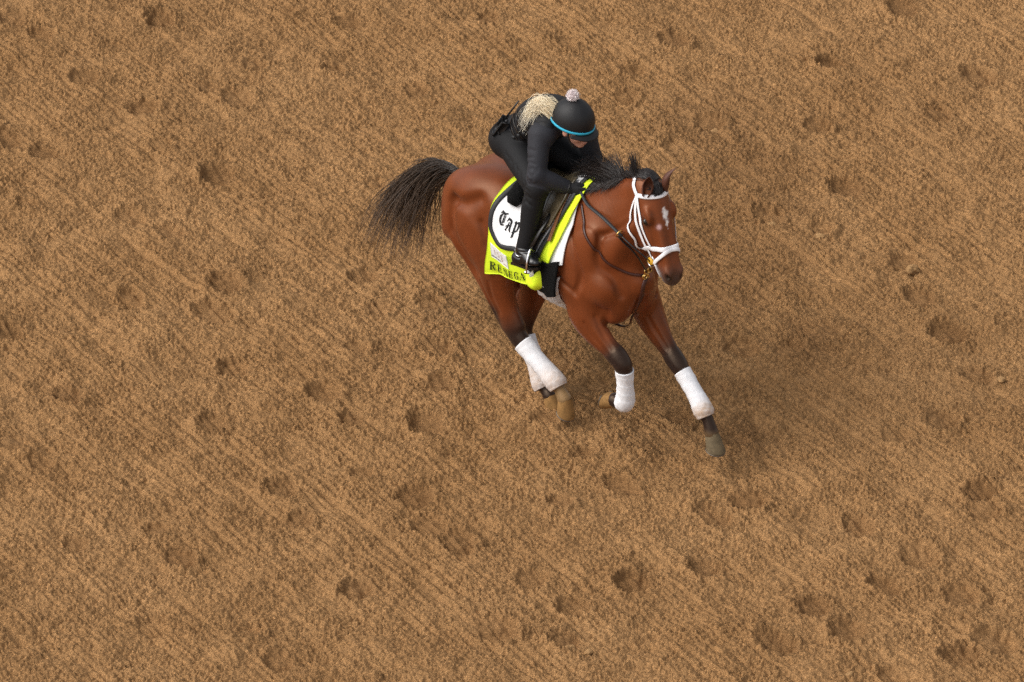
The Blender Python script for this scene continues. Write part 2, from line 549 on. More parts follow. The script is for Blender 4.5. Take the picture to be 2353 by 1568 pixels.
GHt, GDampShade = soil_height(gx, gy)
edge = np.minimum(np.minimum(gx - gx[0], gx[-1] - gx)[:, None], np.minimum(gy - gy[0], gy[-1] - gy)[None, :])
GHt = GHt * sstep(0.0, 0.12, edge)
grow = 0.10 * 1.34 ** np.arange(0, 31)
far = np.cumsum(grow)
ax_ = np.concatenate([gx[0] - far[::-1], gx, gx[-1] + far])
ay_ = np.concatenate([gy[0] - far[::-1], gy, gy[-1] + far])
nf = len(far)
GZ = np.zeros((len(ax_), len(ay_)), np.float32)
GZ[nf:-nf, nf:-nf] = GHt
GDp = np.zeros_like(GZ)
GDp[nf:-nf, nf:-nf] = GDampShade
GX, GY = np.meshgrid(ax_, ay_, indexing='ij')
GV = np.stack([GX.ravel(), GY.ravel(), GZ.ravel()], 1)
ii = np.arange(len(ax_) * len(ay_)).reshape(len(ax_), len(ay_))
GF = np.stack([ii[:-1, :-1].ravel(), ii[1:, :-1].ravel(), ii[1:, 1:].ravel(), ii[:-1, 1:].ravel()], 1)
g_me = mesh_from('track_surface', GV, GF)
at_ = g_me.attributes.new('damp_shade', 'FLOAT', 'POINT')
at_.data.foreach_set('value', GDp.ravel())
GO = np.ones_like(GZ)
GO[nf:-nf, nf:-nf] = 1 - sstep(0.0, 0.10, edge)
at2 = g_me.attributes.new('plain', 'FLOAT', 'POINT')
at2.data.foreach_set('value', GO.ravel())

def soil_material():
    m = new_mat('harrowed_soil', (0.35, 0.2, 0.09), 0.95, 0.15)
    b = m.node_tree.nodes['Principled BSDF']
    tc = nd(m, 'ShaderNodeTexCoord')
    def noise(scale, det=4.0, ro=0.6):
        n = nd(m, 'ShaderNodeTexNoise', Scale=scale, Detail=det, Roughness=ro)
        lk(m, tc.outputs['Object'], n.inputs['Vector'])
        return n
    n1, n2, n3 = noise(1.1, 5.0), noise(28.0, 4.0), noise(190.0, 2.0)
    r1 = nd(m, 'ShaderNodeValToRGB')
    r1.color_ramp.elements[0].position = 0.33
    r1.color_ramp.elements[0].color = (*SOIL_A, 1)
    r1.color_ramp.elements[1].position = 0.68
    r1.color_ramp.elements[1].color = (*SOIL_B, 1)
    lk(m, n1.outputs[0], r1.inputs[0])
    r2 = nd(m, 'ShaderNodeMapRange')
    r2.inputs['From Min'].default_value, r2.inputs['From Max'].default_value = 0.3, 0.7
    r2.inputs['To Min'].default_value, r2.inputs['To Max'].default_value = 0.80, 1.18
    lk(m, n2.outputs[0], r2.inputs['Value'])
    r3 = nd(m, 'ShaderNodeMapRange')
    r3.inputs['From Min'].default_value, r3.inputs['From Max'].default_value = 0.32, 0.68
    r3.inputs['To Min'].default_value, r3.inputs['To Max'].default_value = 0.36, 1.48
    lk(m, n3.outputs[0], r3.inputs['Value'])
    mu = nd(m, 'ShaderNodeMath', operation='MULTIPLY')
    lk(m, r2.outputs[0], mu.inputs[0])
    lk(m, r3.outputs[0], mu.inputs[1])
    mx = nd(m, 'ShaderNodeMix', data_type='RGBA', blend_type='MULTIPLY')
    mx.inputs['Factor'].default_value = 1.0
    lk(m, r1.outputs[0], mx.inputs['A'])
    lk(m, mu.outputs[0], mx.inputs['B'])
    dm = nd(m, 'ShaderNodeAttribute', attribute_name='damp_shade')
    wet_shade = nd(m, 'ShaderNodeMix', data_type='RGBA', blend_type='MULTIPLY')
    lk(m, dm.outputs['Fac'], wet_shade.inputs['Factor'])
    lk(m, mx.outputs['Result'], wet_shade.inputs['A'])
    wet_shade.inputs['B'].default_value = (0.50, 0.46, 0.43, 1)  # tint for damp soil and for the shade painted with it
    lk(m, wet_shade.outputs['Result'], b.inputs['Base Color'])
    nb = noise(170.0, 5.0, 0.7)
    bp = nd(m, 'ShaderNodeBump', Strength=0.9, Distance=0.006)
    # furrows and lumps carried on by the relief where the ground is not modelled in detail
    mp = nd(m, 'ShaderNodeMapping')
    mp.inputs['Rotation'].default_value = (0, 0, -(TR + pi / 2))
    lk(m, tc.outputs['Object'], mp.inputs['Vector'])
    wv = nd(m, 'ShaderNodeTexWave', Scale=4.9, Distortion=1.2, Detail=2.0)
    wv.inputs['Detail Scale'].default_value = 0.6
    lk(m, mp.outputs[0], wv.inputs['Vector'])
    lump = noise(62.0, 3.0)
    ad = nd(m, 'ShaderNodeMath', operation='ADD')
    lk(m, wv.outputs['Fac'], ad.inputs[0])
    lk(m, lump.outputs[0], ad.inputs[1])
    ou = nd(m, 'ShaderNodeAttribute', attribute_name='plain')
    mu2 = nd(m, 'ShaderNodeMath', operation='MULTIPLY')
    lk(m, ad.outputs[0], mu2.inputs[0])
    lk(m, ou.outputs['Fac'], mu2.inputs[1])
    bp2 = nd(m, 'ShaderNodeBump', Strength=0.7, Distance=0.008)
    lk(m, mu2.outputs[0], bp2.inputs['Height'])
    lk(m, bp2.outputs[0], bp.inputs['Normal'])
    lk(m, nb.outputs[0], bp.inputs['Height'])
    lk(m, bp.outputs[0], b.inputs['Normal'])
    return m
SOIL_A, SOIL_B = (0.292, 0.155, 0.062), (0.358, 0.197, 0.083)
m_soil = soil_material()
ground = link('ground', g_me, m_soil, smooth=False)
ground['kind'] = 'structure'
ground['label'] = 'harrowed tan dirt racetrack pocked with hoofprints'

# ------------------------------------------------------------------ the horse: body field (x forward, y left, z up)
HF = Field((-1.22, -0.42, -0.14), (1.06, 0.42, 1.98), 0.008)

def trunk(F):
    T = np.array([  # x, top, bottom, half width, taper of the upper part
        [-1.10, 1.13, 1.02, 0.05, 0.0], [-1.06, 1.19, 0.97, 0.13, 0.0], [-0.99, 1.27, 0.93, 0.19, 0.05], [-0.90, 1.335, 0.90, 0.225, 0.12],
        [-0.76, 1.395, 0.875, 0.25, 0.22], [-0.60, 1.405, 0.83, 0.265, 0.28], [-0.45, 1.395, 0.785, 0.285, 0.28], [-0.30, 1.405, 0.755, 0.29, 0.30],
        [-0.15, 1.445, 0.735, 0.275, 0.40], [0.0, 1.495, 0.73, 0.25, 0.52], [0.13, 1.49, 0.735, 0.225, 0.52], [0.26, 1.42, 0.75, 0.205, 0.40],
        [0.36, 1.32, 0.80, 0.185, 0.25], [0.43, 1.22, 0.88, 0.15, 0.1], [0.48, 1.12, 0.97, 0.07, 0.0]])
    sl, X, Y, Z = F.sub((-1.2, -0.42, 0.6), (0.58, 0.42, 1.62))
    x = X[:, 0, 0]
    I = [np.interp(np.clip(x, -1.10, 0.48), T[:, 0], T[:, j]) for j in range(1, 5)]
    for _ in range(4):
        I = [np.convolve(np.pad(v, 4, mode='edge'), np.ones(9) / 9, 'valid') for v in I]
    top, bot, hw, tp = [v[:, None, None] for v in I]
    cz, hh = (top + bot) / 2, (top - bot) / 2
    q = (Z - cz) / hh
    w = hw * (1 - tp * sstep(0.0, 1.1, q)) * (1 - 0.10 * sstep(0.2, 1.0, -q))
    ex = np.maximum(np.maximum(-1.10 - X, X - 0.48), 0) / 0.06
    k0 = (np.abs(Y / w) ** 2.3 + np.abs(q) ** 2.3 + ex ** 2.3) ** (1 / 2.3)
    d = (k0 - 1) * np.minimum(hh, w) * 0.9
    F.merge(sl, d.astype(np.float32), 0.0)
trunk(HF)

def rot_y(a):       # rotation matrix rows for an ellipsoid whose long x axis points forward-and-up by a degrees
    a = radians(a)
    return [[cos(a), 0, sin(a)], [0, 1, 0], [-sin(a), 0, cos(a)]]

for s in (-1, 1):   # muscle masses common to both sides
    HF.ell((-0.72, s * 0.135, 1.225), (0.29, 0.145, 0.165), 0.08, rot_y(8))          # gluteals
    HF.ell((-0.50, s * 0.215, 1.225), (0.08, 0.05, 0.07), 0.08)                       # point of hip
    HF.ell((-0.93, s * 0.135, 1.08), (0.12, 0.10, 0.23), 0.06, rot_y(-14))            # hamstrings
    HF.ell((-0.74, s * 0.19, 1.02), (0.20, 0.11, 0.22), 0.06, rot_y(-30))             # thigh
    HF.ell((0.14, s * 0.195, 1.16), (0.12, 0.055, 0.25), 0.09, rot_y(-28))            # shoulder blade muscles
    HF.ell((0.06, s * 0.205, 0.99), (0.15, 0.075, 0.13), 0.05)                        # triceps
    HF.ell((0.30, s * 0.165, 1.02), (0.12, 0.085, 0.12), 0.05)                        # point of shoulder
    HF.ell((0.37, s * 0.085, 0.93), (0.095, 0.085, 0.14), 0.06)                        # breast muscle
    HF.ell((0.26, s * 0.10, 0.82), (0.14, 0.075, 0.075), 0.04)

# neck
HF.sweep([(0.08, 0, 1.22), (0.23, 0, 1.315), (0.36, 0, 1.455), (0.455, 0, 1.565), (0.52, -0.005, 1.635)],
         [0.19, 0.165, 0.122, 0.092, 0.074], [0.30, 0.275, 0.225, 0.175, 0.14], k=0.09, n=6, mx=0.12)
HF.sweep([(-0.06, 0, 1.475), (0.08, 0, 1.500), (0.22, 0, 1.575), (0.36, 0, 1.665), (0.46, 0, 1.710), (0.53, 0, 1.720)],
         [0.035, 0.035, 0.035, 0.04, 0.042, 0.045], k=0.07, mx=0.12)                  # crest
for s in (-1, 1):
    HF.sweep([(0.20, s * 0.12, 1.10), (0.33, s * 0.115, 1.23), (0.44, s * 0.085, 1.40), (0.53, s * 0.06, 1.52)], [0.07, 0.065, 0.055, 0.045], k=0.06, mx=0.1)

# ---- head in its own frame
POLL = np.array([0.590, 0.0, 1.745])
NOSE = np.array([0.815, -0.055, 1.205])
hA = (NOSE - POLL) / np.linalg.norm(NOSE - POLL)           # down the face
hN = np.array([cos(radians(-12)), sin(radians(-12)), 0])   # face normal: forward, turned a little to its right
hN = hN - hA * (hN @ hA)
hN /= np.linalg.norm(hN)
hL = np.cross(hA, hN)                                      # to the horse's left
if hL[1] < 0:
    hL = -hL
HR = np.array([hA, hL, hN])
def hp(s, l, n):
    return POLL + hA * s + hL * l + hN * n
hs = [  # s, dorsal offset, depth, half width
    (-0.02, -0.05, 0.16, 0.080), (0.05, -0.005, 0.21, 0.100), (0.12, 0.006, 0.25, 0.110), (0.20, 0.006, 0.275, 0.106), (0.28, 0.0, 0.255, 0.091),
    (0.36, -0.004, 0.210, 0.075), (0.43, -0.004, 0.172, 0.065), (0.49, 0.0, 0.140, 0.059), (0.53, -0.006, 0.118, 0.056), (0.558, -0.024, 0.085, 0.046)]
HF.sweep([hp(s, 0, o - d / 2) for s, o, d, w in hs], [w for s, o, d, w in hs], [d / 2 for s, o, d, w in hs], lat=hL, k=0.025, n=5, mx=0.08)
for s in (-1, 1):
    HF.ell(hp(0.235, s * 0.072, -0.165), (0.125, 0.032, 0.105), 0.022, HR)              # jowl
    HF.ell(hp(0.160, s * 0.088, -0.034), (0.048, 0.020, 0.028), 0.03, HR)              # brow above the eye
    HF.sweep([hp(0.20, s * 0.092, -0.085), hp(0.29, s * 0.080, -0.075), hp(0.38, s * 0.064, -0.07)], [0.018, 0.014, 0.008], k=0.025)   # cheek crest
    HF.ell(hp(0.190, s * 0.118, -0.052), (0.026, 0.016, 0.018), 0.014, HR, op='cut')   # eye socket
    HF.ell(hp(0.525, s * 0.044, -0.026), (0.045, 0.022, 0.032), 0.02, HR)              # nostril wing
    HF.ell(hp(0.543, s * 0.062, -0.012), (0.025, 0.022, 0.016), 0.008, HR, op='cut')   # nostril
    HF.ell(hp(0.36, s * 0.034, -0.020), (0.15, 0.022, 0.022), 0.03, HR)                # nasal edge
HF.ell(hp(0.565, 0, -0.050), (0.036, 0.046, 0.034), 0.02, HR)                          # upper lip
HF.ell(hp(0.550, 0, -0.108), (0.048, 0.036, 0.026), 0.010, HR)                         # lower lip and chin
HF.sweep([hp(0.600, -0.06, -0.084), hp(0.575, 0.0, -0.086), hp(0.600, 0.06, -0.084)], [0.006] * 3, k=0.008, op='cut')
for s in (-1, 1):
    HF.sweep([hp(0.595, s * 0.03, -0.084), hp(0.53, s * 0.054, -0.088), hp(0.47, s * 0.062, -0.095)], [0.006, 0.006, 0.003], k=0.008, op='cut')

# ---- legs
def leg(pts, ra, rb, k=0.04, n=5):
    HF.sweep(pts, ra, rb, k=k, n=n)
# right hind: swung forward, about to land
leg([(-0.74, -0.17, 1.05), (-0.60, -0.19, 0.90), (-0.575, -0.175, 0.72), (-0.53, -0.155, 0.56), (-0.455, -0.145, 0.435)],
    [0.12, 0.105, 0.085, 0.062, 0.052], [0.21, 0.17, 0.122, 0.092, 0.078], 0.06)
leg([(-0.90, -0.15, 0.98), (-0.76, -0.165, 0.78), (-0.63, -0.155, 0.56), (-0.548, -0.145, 0.43)], [0.09, 0.065, 0.035, 0.026], [0.12, 0.075, 0.032, 0.028], 0.05)
HF.ell((-0.525, -0.143, 0.415), (0.045, 0.030, 0.050), 0.02)
leg([(-0.475, -0.145, 0.43), (-0.405, -0.143, 0.355), (-0.30, -0.138, 0.285), (-0.19, -0.132, 0.215), (-0.125, -0.13, 0.175)],
    [0.054, 0.050, 0.036, 0.034, 0.044], [0.076, 0.066, 0.044, 0.042, 0.050], 0.02)
leg([(-0.125, -0.13, 0.175), (-0.085, -0.13, 0.135), (-0.045, -0.13, 0.088)], [0.044, 0.036, 0.044], [0.050, 0.038, 0.045], 0.02)
# left hind: on the ground beneath the belly
leg([(-0.74, 0.16, 1.05), (-0.56, 0.17, 0.86), (-0.53, 0.14, 0.66), (-0.565, 0.10, 0.47), (-0.595, 0.065, 0.31)],
    [0.12, 0.105, 0.085, 0.060, 0.048], [0.21, 0.17, 0.12, 0.085, 0.070], 0.06)
leg([(-0.92, 0.15, 0.98), (-0.78, 0.14, 0.74), (-0.70, 0.10, 0.49), (-0.675, 0.07, 0.33)], [0.09, 0.065, 0.034, 0.026], [0.12, 0.075, 0.032, 0.028], 0.05)
HF.ell((-0.655, 0.066, 0.305), (0.045, 0.030, 0.05), 0.02)
leg([(-0.605, 0.062, 0.30), (-0.555, 0.052, 0.225), (-0.475, 0.035, 0.135), (-0.40, 0.012, 0.055), (-0.365, 0.0, 0.01)],
    [0.048, 0.044, 0.031, 0.033, 0.043], [0.062, 0.055, 0.038, 0.040, 0.048], 0.02)
leg([(-0.365, 0.0, 0.01), (-0.325, -0.005, -0.02), (-0.295, -0.005, -0.045)], [0.043, 0.036, 0.044], [0.048, 0.038, 0.046], 0.02)
# left fore: reaching forward
leg([(0.27, 0.165, 0.93), (0.345, 0.17, 0.76), (0.435, 0.165, 0.655), (0.53, 0.158, 0.572), (0.600, 0.152, 0.515)],
    [0.085, 0.085, 0.068, 0.052, 0.052], [0.13, 0.115, 0.090, 0.066, 0.058], 0.05)
leg([(0.590, 0.153, 0.522), (0.635, 0.150, 0.486), (0.685, 0.147, 0.443), (0.76, 0.141, 0.378), (0.825, 0.135, 0.315), (0.862, 0.131, 0.275)],
    [0.053, 0.055, 0.041, 0.031, 0.033, 0.043], [0.057, 0.058, 0.045, 0.038, 0.041, 0.048], 0.02)
HF.ell((0.645, 0.150, 0.505), (0.05, 0.042, 0.03), 0.02, rot_y(-42))
leg([(0.862, 0.131, 0.275), (0.905, 0.127, 0.225), (0.940, 0.123, 0.155)], [0.043, 0.035, 0.045], [0.048, 0.037, 0.045], 0.02)
# right fore: folded
leg([(0.15, -0.175, 0.95), (0.175, -0.185, 0.80), (0.255, -0.18, 0.705), (0.345, -0.17, 0.64), (0.425, -0.162, 0.592)],
    [0.085, 0.085, 0.070, 0.054, 0.052], [0.13, 0.118, 0.095, 0.070, 0.060], 0.05)
leg([(0.41, -0.163, 0.600), (0.462, -0.160, 0.562), (0.478, -0.155, 0.51)], [0.053, 0.056, 0.045], [0.058, 0.060, 0.050], 0.025)
leg([(0.470, -0.157, 0.54), (0.479, -0.152, 0.47), (0.480, -0.147, 0.40), (0.478, -0.143, 0.33), (0.470, -0.14, 0.285)],
    [0.046, 0.038, 0.031, 0.033, 0.043], [0.052, 0.044, 0.038, 0.041, 0.050], 0.02)
leg([(0.470, -0.14, 0.285), (0.425, -0.14, 0.258), (0.385, -0.14, 0.262)], [0.043, 0.036, 0.044], [0.048, 0.038, 0.045], 0.02)
# creases: breast cleft, behind the shoulder, thigh
HF.sweep([(0.50, 0, 1.03), (0.49, 0, 0.93), (0.43, 0, 0.84), (0.36, 0, 0.77)], [0.005, 0.008, 0.009, 0.007], k=0.04, op='cut')
for s in (-1, 1):
    HF.sweep([(-0.86, s * 0.262, 1.20), (-0.885, s * 0.262, 1.05), (-0.80, s * 0.262, 0.88), (-0.72, s * 0.25, 0.74)], [0.006, 0.010, 0.010, 0.006], k=0.06, op='cut')
    HF.sweep([(0.10, s * 0.30, 1.30), (0.22, s * 0.285, 1.12), (0.25, s * 0.28, 0.98)], [0.010, 0.014, 0.012], k=0.035, op='cut')
    HF.sweep([(-0.10, s * 0.315, 1.10), (-0.05, s * 0.31, 0.95), (0.02, s * 0.28, 0.86)], [0.008, 0.014, 0.012], k=0.03, op='cut')
    pass
for s in (-1, 1):
    HF.ell((-0.61, s * 0.325, 1.255), (0.070, 0.028, 0.080), 0.08, rot_y(10), op='cut')   # hollow behind the point of hip
    HF.ell((-0.93, s * 0.215, 1.02), (0.055, 0.045, 0.14), 0.03, rot_y(-12))
def groove(pts, r, k=0.03):
    P = HF.snap(np.array(pts, float), 0.0, 8)
    rr = [r * 0.35] + [r] * (len(P) - 2) + [r * 0.35]
    HF.sweep(catmull(P, 3), np.interp(np.linspace(0, 1, 3 * (len(P) - 1) + 1), np.linspace(0, 1, len(P)), rr), k=k, op='cut')
for s in (-1, 1):
    groove([(-0.64, s * 0.25, 1.28), (-0.74, s * 0.25, 1.22), (-0.84, s * 0.24, 1.19)], 0.003, 0.08)      # between the gluteal and hamstring masses
    groove([(-0.84, s * 0.27, 1.12), (-0.80, s * 0.28, 1.00), (-0.72, s * 0.27, 0.88), (-0.66, s * 0.25, 0.76)], 0.010, 0.04)
    groove([(-0.60, s * 0.28, 1.14), (-0.55, s * 0.28, 1.02), (-0.50, s * 0.27, 0.92)], 0.012, 0.05)                                # flank fold
    groove([(0.05, s * 0.20, 1.38), (0.14, s * 0.24, 1.22), (0.20, s * 0.25, 1.08), (0.17, s * 0.25, 0.96)], 0.010, 0.04)           # shoulder blade spine
    groove([(-0.03, s * 0.28, 1.10), (0.06, s * 0.28, 1.02), (0.16, s * 0.27, 0.97)], 0.009, 0.035)
    groove([(0.22, s * 0.19, 1.30), (0.30, s * 0.19, 1.20), (0.38, s * 0.16, 1.10), (0.42, s * 0.13, 1.00)], 0.007, 0.05)           # front of the shoulder
    groove([(0.30, s * 0.14, 1.36), (0.40, s * 0.11, 1.42), (0.49, s * 0.09, 1.52)], 0.009, 0.035)                                  # jugular groove
    groove([(0.36, s * 0.13, 0.90), (0.32, s * 0.14, 0.80), (0.30, s * 0.13, 0.74)], 0.010, 0.03)
# forearms and gaskins
groove([(0.24, -0.25, 0.78), (0.31, -0.25, 0.69), (0.39, -0.23, 0.62)], 0.008, 0.025)
groove([(0.26, -0.20, 0.82), (0.34, -0.20, 0.72), (0.42, -0.19, 0.64)], 0.006, 0.02)
groove([(0.42, 0.09, 0.76), (0.49, 0.10, 0.67), (0.57, 0.11, 0.59)], 0.008, 0.025)
groove([(0.44, 0.20, 0.76), (0.51, 0.20, 0.67), (0.58, 0.20, 0.58)], 0.007, 0.02)
groove([(-0.56, -0.27, 0.74), (-0.56, -0.24, 0.62), (-0.52, -0.21, 0.52)], 0.008, 0.025)
groove([(-0.66, -0.24, 0.72), (-0.61, -0.20, 0.60), (-0.56, -0.18, 0.49)], 0.008, 0.02)
for i in range(5):
    groove([(-0.10 - 0.085 * i, -0.29, 1.02), (-0.13 - 0.085 * i, -0.30, 0.92), (-0.17 - 0.085 * i, -0.26, 0.83)], 0.006, 0.04)
HV, HFc = HF.mesh()
HV = smooth_mesh(HV, HFc, 4, 0.5)

# ---- coat colours: bay with black points, grey muzzle, white star
def coat(V):
    n = len(V)
    bay = np.array([0.158, 0.038, 0.011])
    blk = np.array([0.016, 0.012, 0.011])
    C = np.tile(bay, (n, 1))
    x, y, z = V.T
    dors = sstep(1.10, 1.45, z) * sstep(0.1, -0.5, x)
    C = C * (1 - 0.12 * dors[:, None])
    def mix(w, c):
        nonlocal C
        C = C * (1 - w[:, None]) + np.array(c) * w[:, None]
    low = z < 0.75
    # dark points by leg: distance along each leg measured from its knee or hock
    def pts(seg, w0, w1, sel):
        p, d = np.array(seg[0]), np.array(seg[1]) - np.array(seg[0])
        t = ((V - p) @ d) / (d @ d)
        w = sstep(w0, w1, t) * sel
        mix(np.clip(w, 0, 1) * 0.96, blk)
    pts(((0.44, 0.16, 0.65), (0.63, 0.15, 0.49)), 0.05, 0.75, (z < 0.72) & (x > 0.36) & (y > 0.02))
    pts(((0.26, -0.18, 0.70), (0.455, -0.16, 0.57)), 0.30, 0.80, (z < 0.78) & (x > 0.15) & (y < -0.02))
    pts(((-0.56, -0.16, 0.60), (-0.45, -0.145, 0.42)), 0.2, 1.2, (z < 0.72) & (x < 0.1) & (y < -0.06) & (x > -0.8))
    pts(((-0.56, 0.11, 0.52), (-0.60, 0.06, 0.30)), 0.0, 1.0, (z < 0.62) & (x < -0.1) & (y > -0.06))
    # rear edge of the hocks is black higher up
    mix(0.9 * sstep(-0.51, -0.56, x) * sstep(0.60, 0.50, z) * (y < -0.05) * (x > -0.7), blk)
    # mane line
    d = V - POLL
    s_, l_, n_ = d @ hA, d @ hL, d @ hN
    head = (s_ > -0.05) & (n_ > -0.20) & (z > 1.1) & (x > 0.45) & (np.abs(l_) < 0.16)
    mz = sstep(0.43, 0.56, s_ - 0.25 * (n_ + 0.05)) * head
    mix(mz * 0.85, (0.045, 0.037, 0.034))
    lowlip = head * sstep(0.47, 0.53, s_) * sstep(-0.070, -0.088, n_)
    mix(lowlip * 0.6, (0.24, 0.20, 0.19))
    eye = np.exp(-(((s_ - 0.195) / 0.045) ** 2 + ((np.abs(l_) - 0.10) / 0.04) ** 2 + ((n_ + 0.05) / 0.035) ** 2)) * head
    mix(eye * 0.75, (0.03, 0.016, 0.012))
    noz = np.exp(-(((s_ - 0.543) / 0.022) ** 4 + ((np.abs(l_) - 0.046) / 0.020) ** 4 + ((n_ + 0.014) / 0.017) ** 4)) * head
    mix(noz * 0.95, (0.006, 0.004, 0.004))
    # star: an uneven patch running out to a point below
    j = 0.005 * np.sin(s_ * 130 + l_ * 90) + 0.003 * np.sin(s_ * 260 - l_ * 190 + 1)
    wd = np.interp(s_, [0.130, 0.145, 0.165, 0.19, 0.215, 0.245], [0, 0.010, 0.019, 0.010, 0.005, 0.0])
    st = sstep(0.009, -0.006, np.abs(l_ - 0.008) + j - wd) * (n_ > -0.035) * head * (s_ > 0.125) * (s_ < 0.26)
    mix(st * 0.92, (0.82, 0.78, 0.76))
    pk = np.exp(-(((s_ - 0.235) / 0.012) ** 2 + ((l_ + 0.045) / 0.010) ** 2)) * (n_ > -0.04) * head
    mix(np.clip(pk * 1.2, 0, 0.6), (0.75, 0.50, 0.50))
    dust = sstep(0.215, 0.15, z) * (x > -0.16) * (x < 0.1) * (y < -0.06)
    mix(np.clip(dust, 0, 1) * 0.85, (0.30, 0.185, 0.085))
    dust = sstep(0.20, 0.15, z) * (x > 0.8) * (y > 0)
    mix(np.clip(dust, 0, 1) * 0.35, (0.30, 0.185, 0.085))
    return C
COATC = coat(HV)
m_coat = noise_mat('bay_coat', (0.2, 0.06, 0.02), rough=0.36, var=0.20, scale=9.0, bump=0.30, bscale=120.0, bdist=0.0025, spec=0.42, attr=True, stretch=(1.0, 1.0, 0.35))
_b = m_coat.node_tree.nodes['Principled BSDF']
_b.inputs['Sheen Weight'].default_value = 0.04
_b.inputs['Sheen Tint'].default_value = (1.0, 0.75, 0.6, 1)
_b.inputs['Specular Tint'].default_value = (1.0, 0.72, 0.50, 1)
_b.inputs['Coat Weight'].default_value = 0.0
_b.inputs['Coat Roughness'].default_value = 0.35
horse = root('horse', 'galloping bay racehorse with black legs, white star and flying black tail', 'horse')
body_me = mesh_from('body', HV, HFc)
set_col(body_me, COATC)
horse_body = link('body', body_me, m_coat, horse)

# ---- eyes
m_eye = new_mat('dark_eye', (0.012, 0.007, 0.004), 0.08, 0.6)
def ball(c, r, R=None, n=12):
    V, F = [], []
    for i in range(n + 1):
        for j in range(2 * n):
            th, ph = pi * i / n, pi * j / n
            p = np.array([r[0] * cos(th), r[1] * sin(th) * cos(ph), r[2] * sin(th) * sin(ph)])
            if R is not None:
                p = np.array(R).T @ p
            V.append(np.array(c) + p)
    for i in range(n):
        for j in range(2 * n):
            F.append((i * 2 * n + j, (i + 1) * 2 * n + j, (i + 1) * 2 * n + (j + 1) % (2 * n), i * 2 * n + (j + 1) % (2 * n)))
    return V, F
for s in (-1, 1):
    mb = MB()
    mb.add(*ball(hp(0.190, s * 0.100, -0.052), (0.021, 0.016, 0.015), HR))
    mb.build('eye', m_eye, horse)

# ---- ears
m_ear = noise_mat('ear_coat', (0.085, 0.026, 0.012), 0.6, 0.3, 40.0, 0.3, 300.0)
def ear(base, tip, opening, width, nv=12, nu=10):
    base, tip = np.array(base, float), np.array(tip, float)
    ax = tip - base
    L = np.linalg.norm(ax)
    ax /= L
    o = np.array(opening, float)
    o -= ax * (o @ ax)
    o /= np.linalg.norm(o)
    sd = np.cross(ax, o)
    def surf(inset):
        V = []
        for i in range(nv + 1):
            v = i / nv
            w = width * max((0.62 + 1.5 * v * (1 - v)) * (1 - v ** 2.4), 0.02) - inset * (1 - v)
            half = radians(150 - 60 * v)
            c = base + ax * (L * v) + sd * 0.0 + o * (-0.02 * sin(pi * v))
            for j in range(nu + 1):
                a = -half + 2 * half * j / nu
                V.append(c + w * (-cos(a) * o * 0.75 + sin(a) * sd))
        return V
    A, B = surf(0.0), surf(0.006)
    n = len(A)
    F = []
    st = nu + 1
    for i in range(nv):
        for j in range(nu):
            q = (i * st + j, i * st + j + 1, (i + 1) * st + j + 1, (i + 1) * st + j)
            F.append(q)
            F.append(tuple(n + k for k in q[::-1]))
        for j in (0, nu):
            q = (i * st + j, (i + 1) * st + j, n + (i + 1) * st + j, n + i * st + j)
            F.append(q)
    mb = MB()
    mb.add(A + B, F)
    return mb
ear((0.590, 0.065, 1.700), (0.648, 0.095, 1.858), (0.80, 0.60, 0.0), 0.042).build('ear', m_ear, horse)
ear((0.560, -0.070, 1.700), (0.602, -0.085, 1.850), (0.55, -0.8, 0.0), 0.040).build('ear', m_ear, horse)

# ---- hooves
m_hoof_tan = noise_mat('dusty_hoof', (0.26, 0.140, 0.048), 0.85, 0.35, 25.0, 0.4, 90.0, 0.003, 0.2)
m_hoof_grey = noise_mat('grey_hoof', (0.150, 0.112, 0.062), 0.7, 0.45, 18.0, 0.4, 90.0, 0.003, 0.3)
def hoof(cor, sole_n, toe, length, mat, rc=0.0435, rs=0.066):
    cor = np.array(cor, float)
    nrm = np.array(sole_n, float)
    nrm /= np.linalg.norm(nrm)
    t = np.array(toe, float)
    t -= nrm * (t @ nrm)
    t /= np.linalg.norm(t)
    sd = np.cross(nrm, t)
    mb = MB()
    N, V, F = 24, [], []
    prof = [(-0.14, 0.84), (0.0, 0.96), (0.10, 1.03), (0.5, 1.20), (0.90, 1.37), (0.97, 1.37), (1.0, 1.31)]
    for (h, q) in prof:
        for k in range(N):
            a = 2 * pi * k / N
            f = cos(a)
            r = rc * q
            lean = 0.55 * length * max(h, 0)
            # heel is lower and blunter than the toe
            hh = length * h * (1.0 if f > 0 else 1.0 - 0.0 * f)
            rad_t = r * (1.05 if f > 0 else 0.86)
            p = cor + nrm * hh + t * (lean + f * rad_t - (0.02 if h < 0.2 and f > 0 else 0.0) * 0) + sd * (sin(a) * r)
            # slope of the coronet: higher at the front
            p = p - nrm * (0.018 * f * (1 - min(max(h, 0), 1)))
            V.append(p)
    for i in range(len(prof) - 1):
        for k in range(N):
            k2 = (k + 1) % N
            F.append((i * N + k, i * N + k2, (i + 1) * N + k2, (i + 1) * N + k))
    F.append(tuple((len(prof) - 1) * N + k for k in range(N)))
    mb.add(V, F)
    o = mb.build('hoof', mat, horse)
    sh = MB()                                                  # racing plate
    pts = []
    for k in range(-10, 11):
        a = k / 10 * radians(140)
        pts.append(cor + nrm * (length + 0.003) + t * (0.55 * length + cos(a) * rc * 1.26) + sd * sin(a) * rc * 1.22)
    sh.tube(pts, 0.009, 6, True, 0.5, [nrm] * len(pts))
    sh.build('shoe', m_steel, o)
    return o
m_steel = new_mat('worn_steel', (0.16, 0.13, 0.10), 0.6, 0.5, 0.7)
hoof((0.942, 0.122, 0.146), (-0.16, 0, -0.98), (1, 0, 0), 0.088, m_hoof_grey)
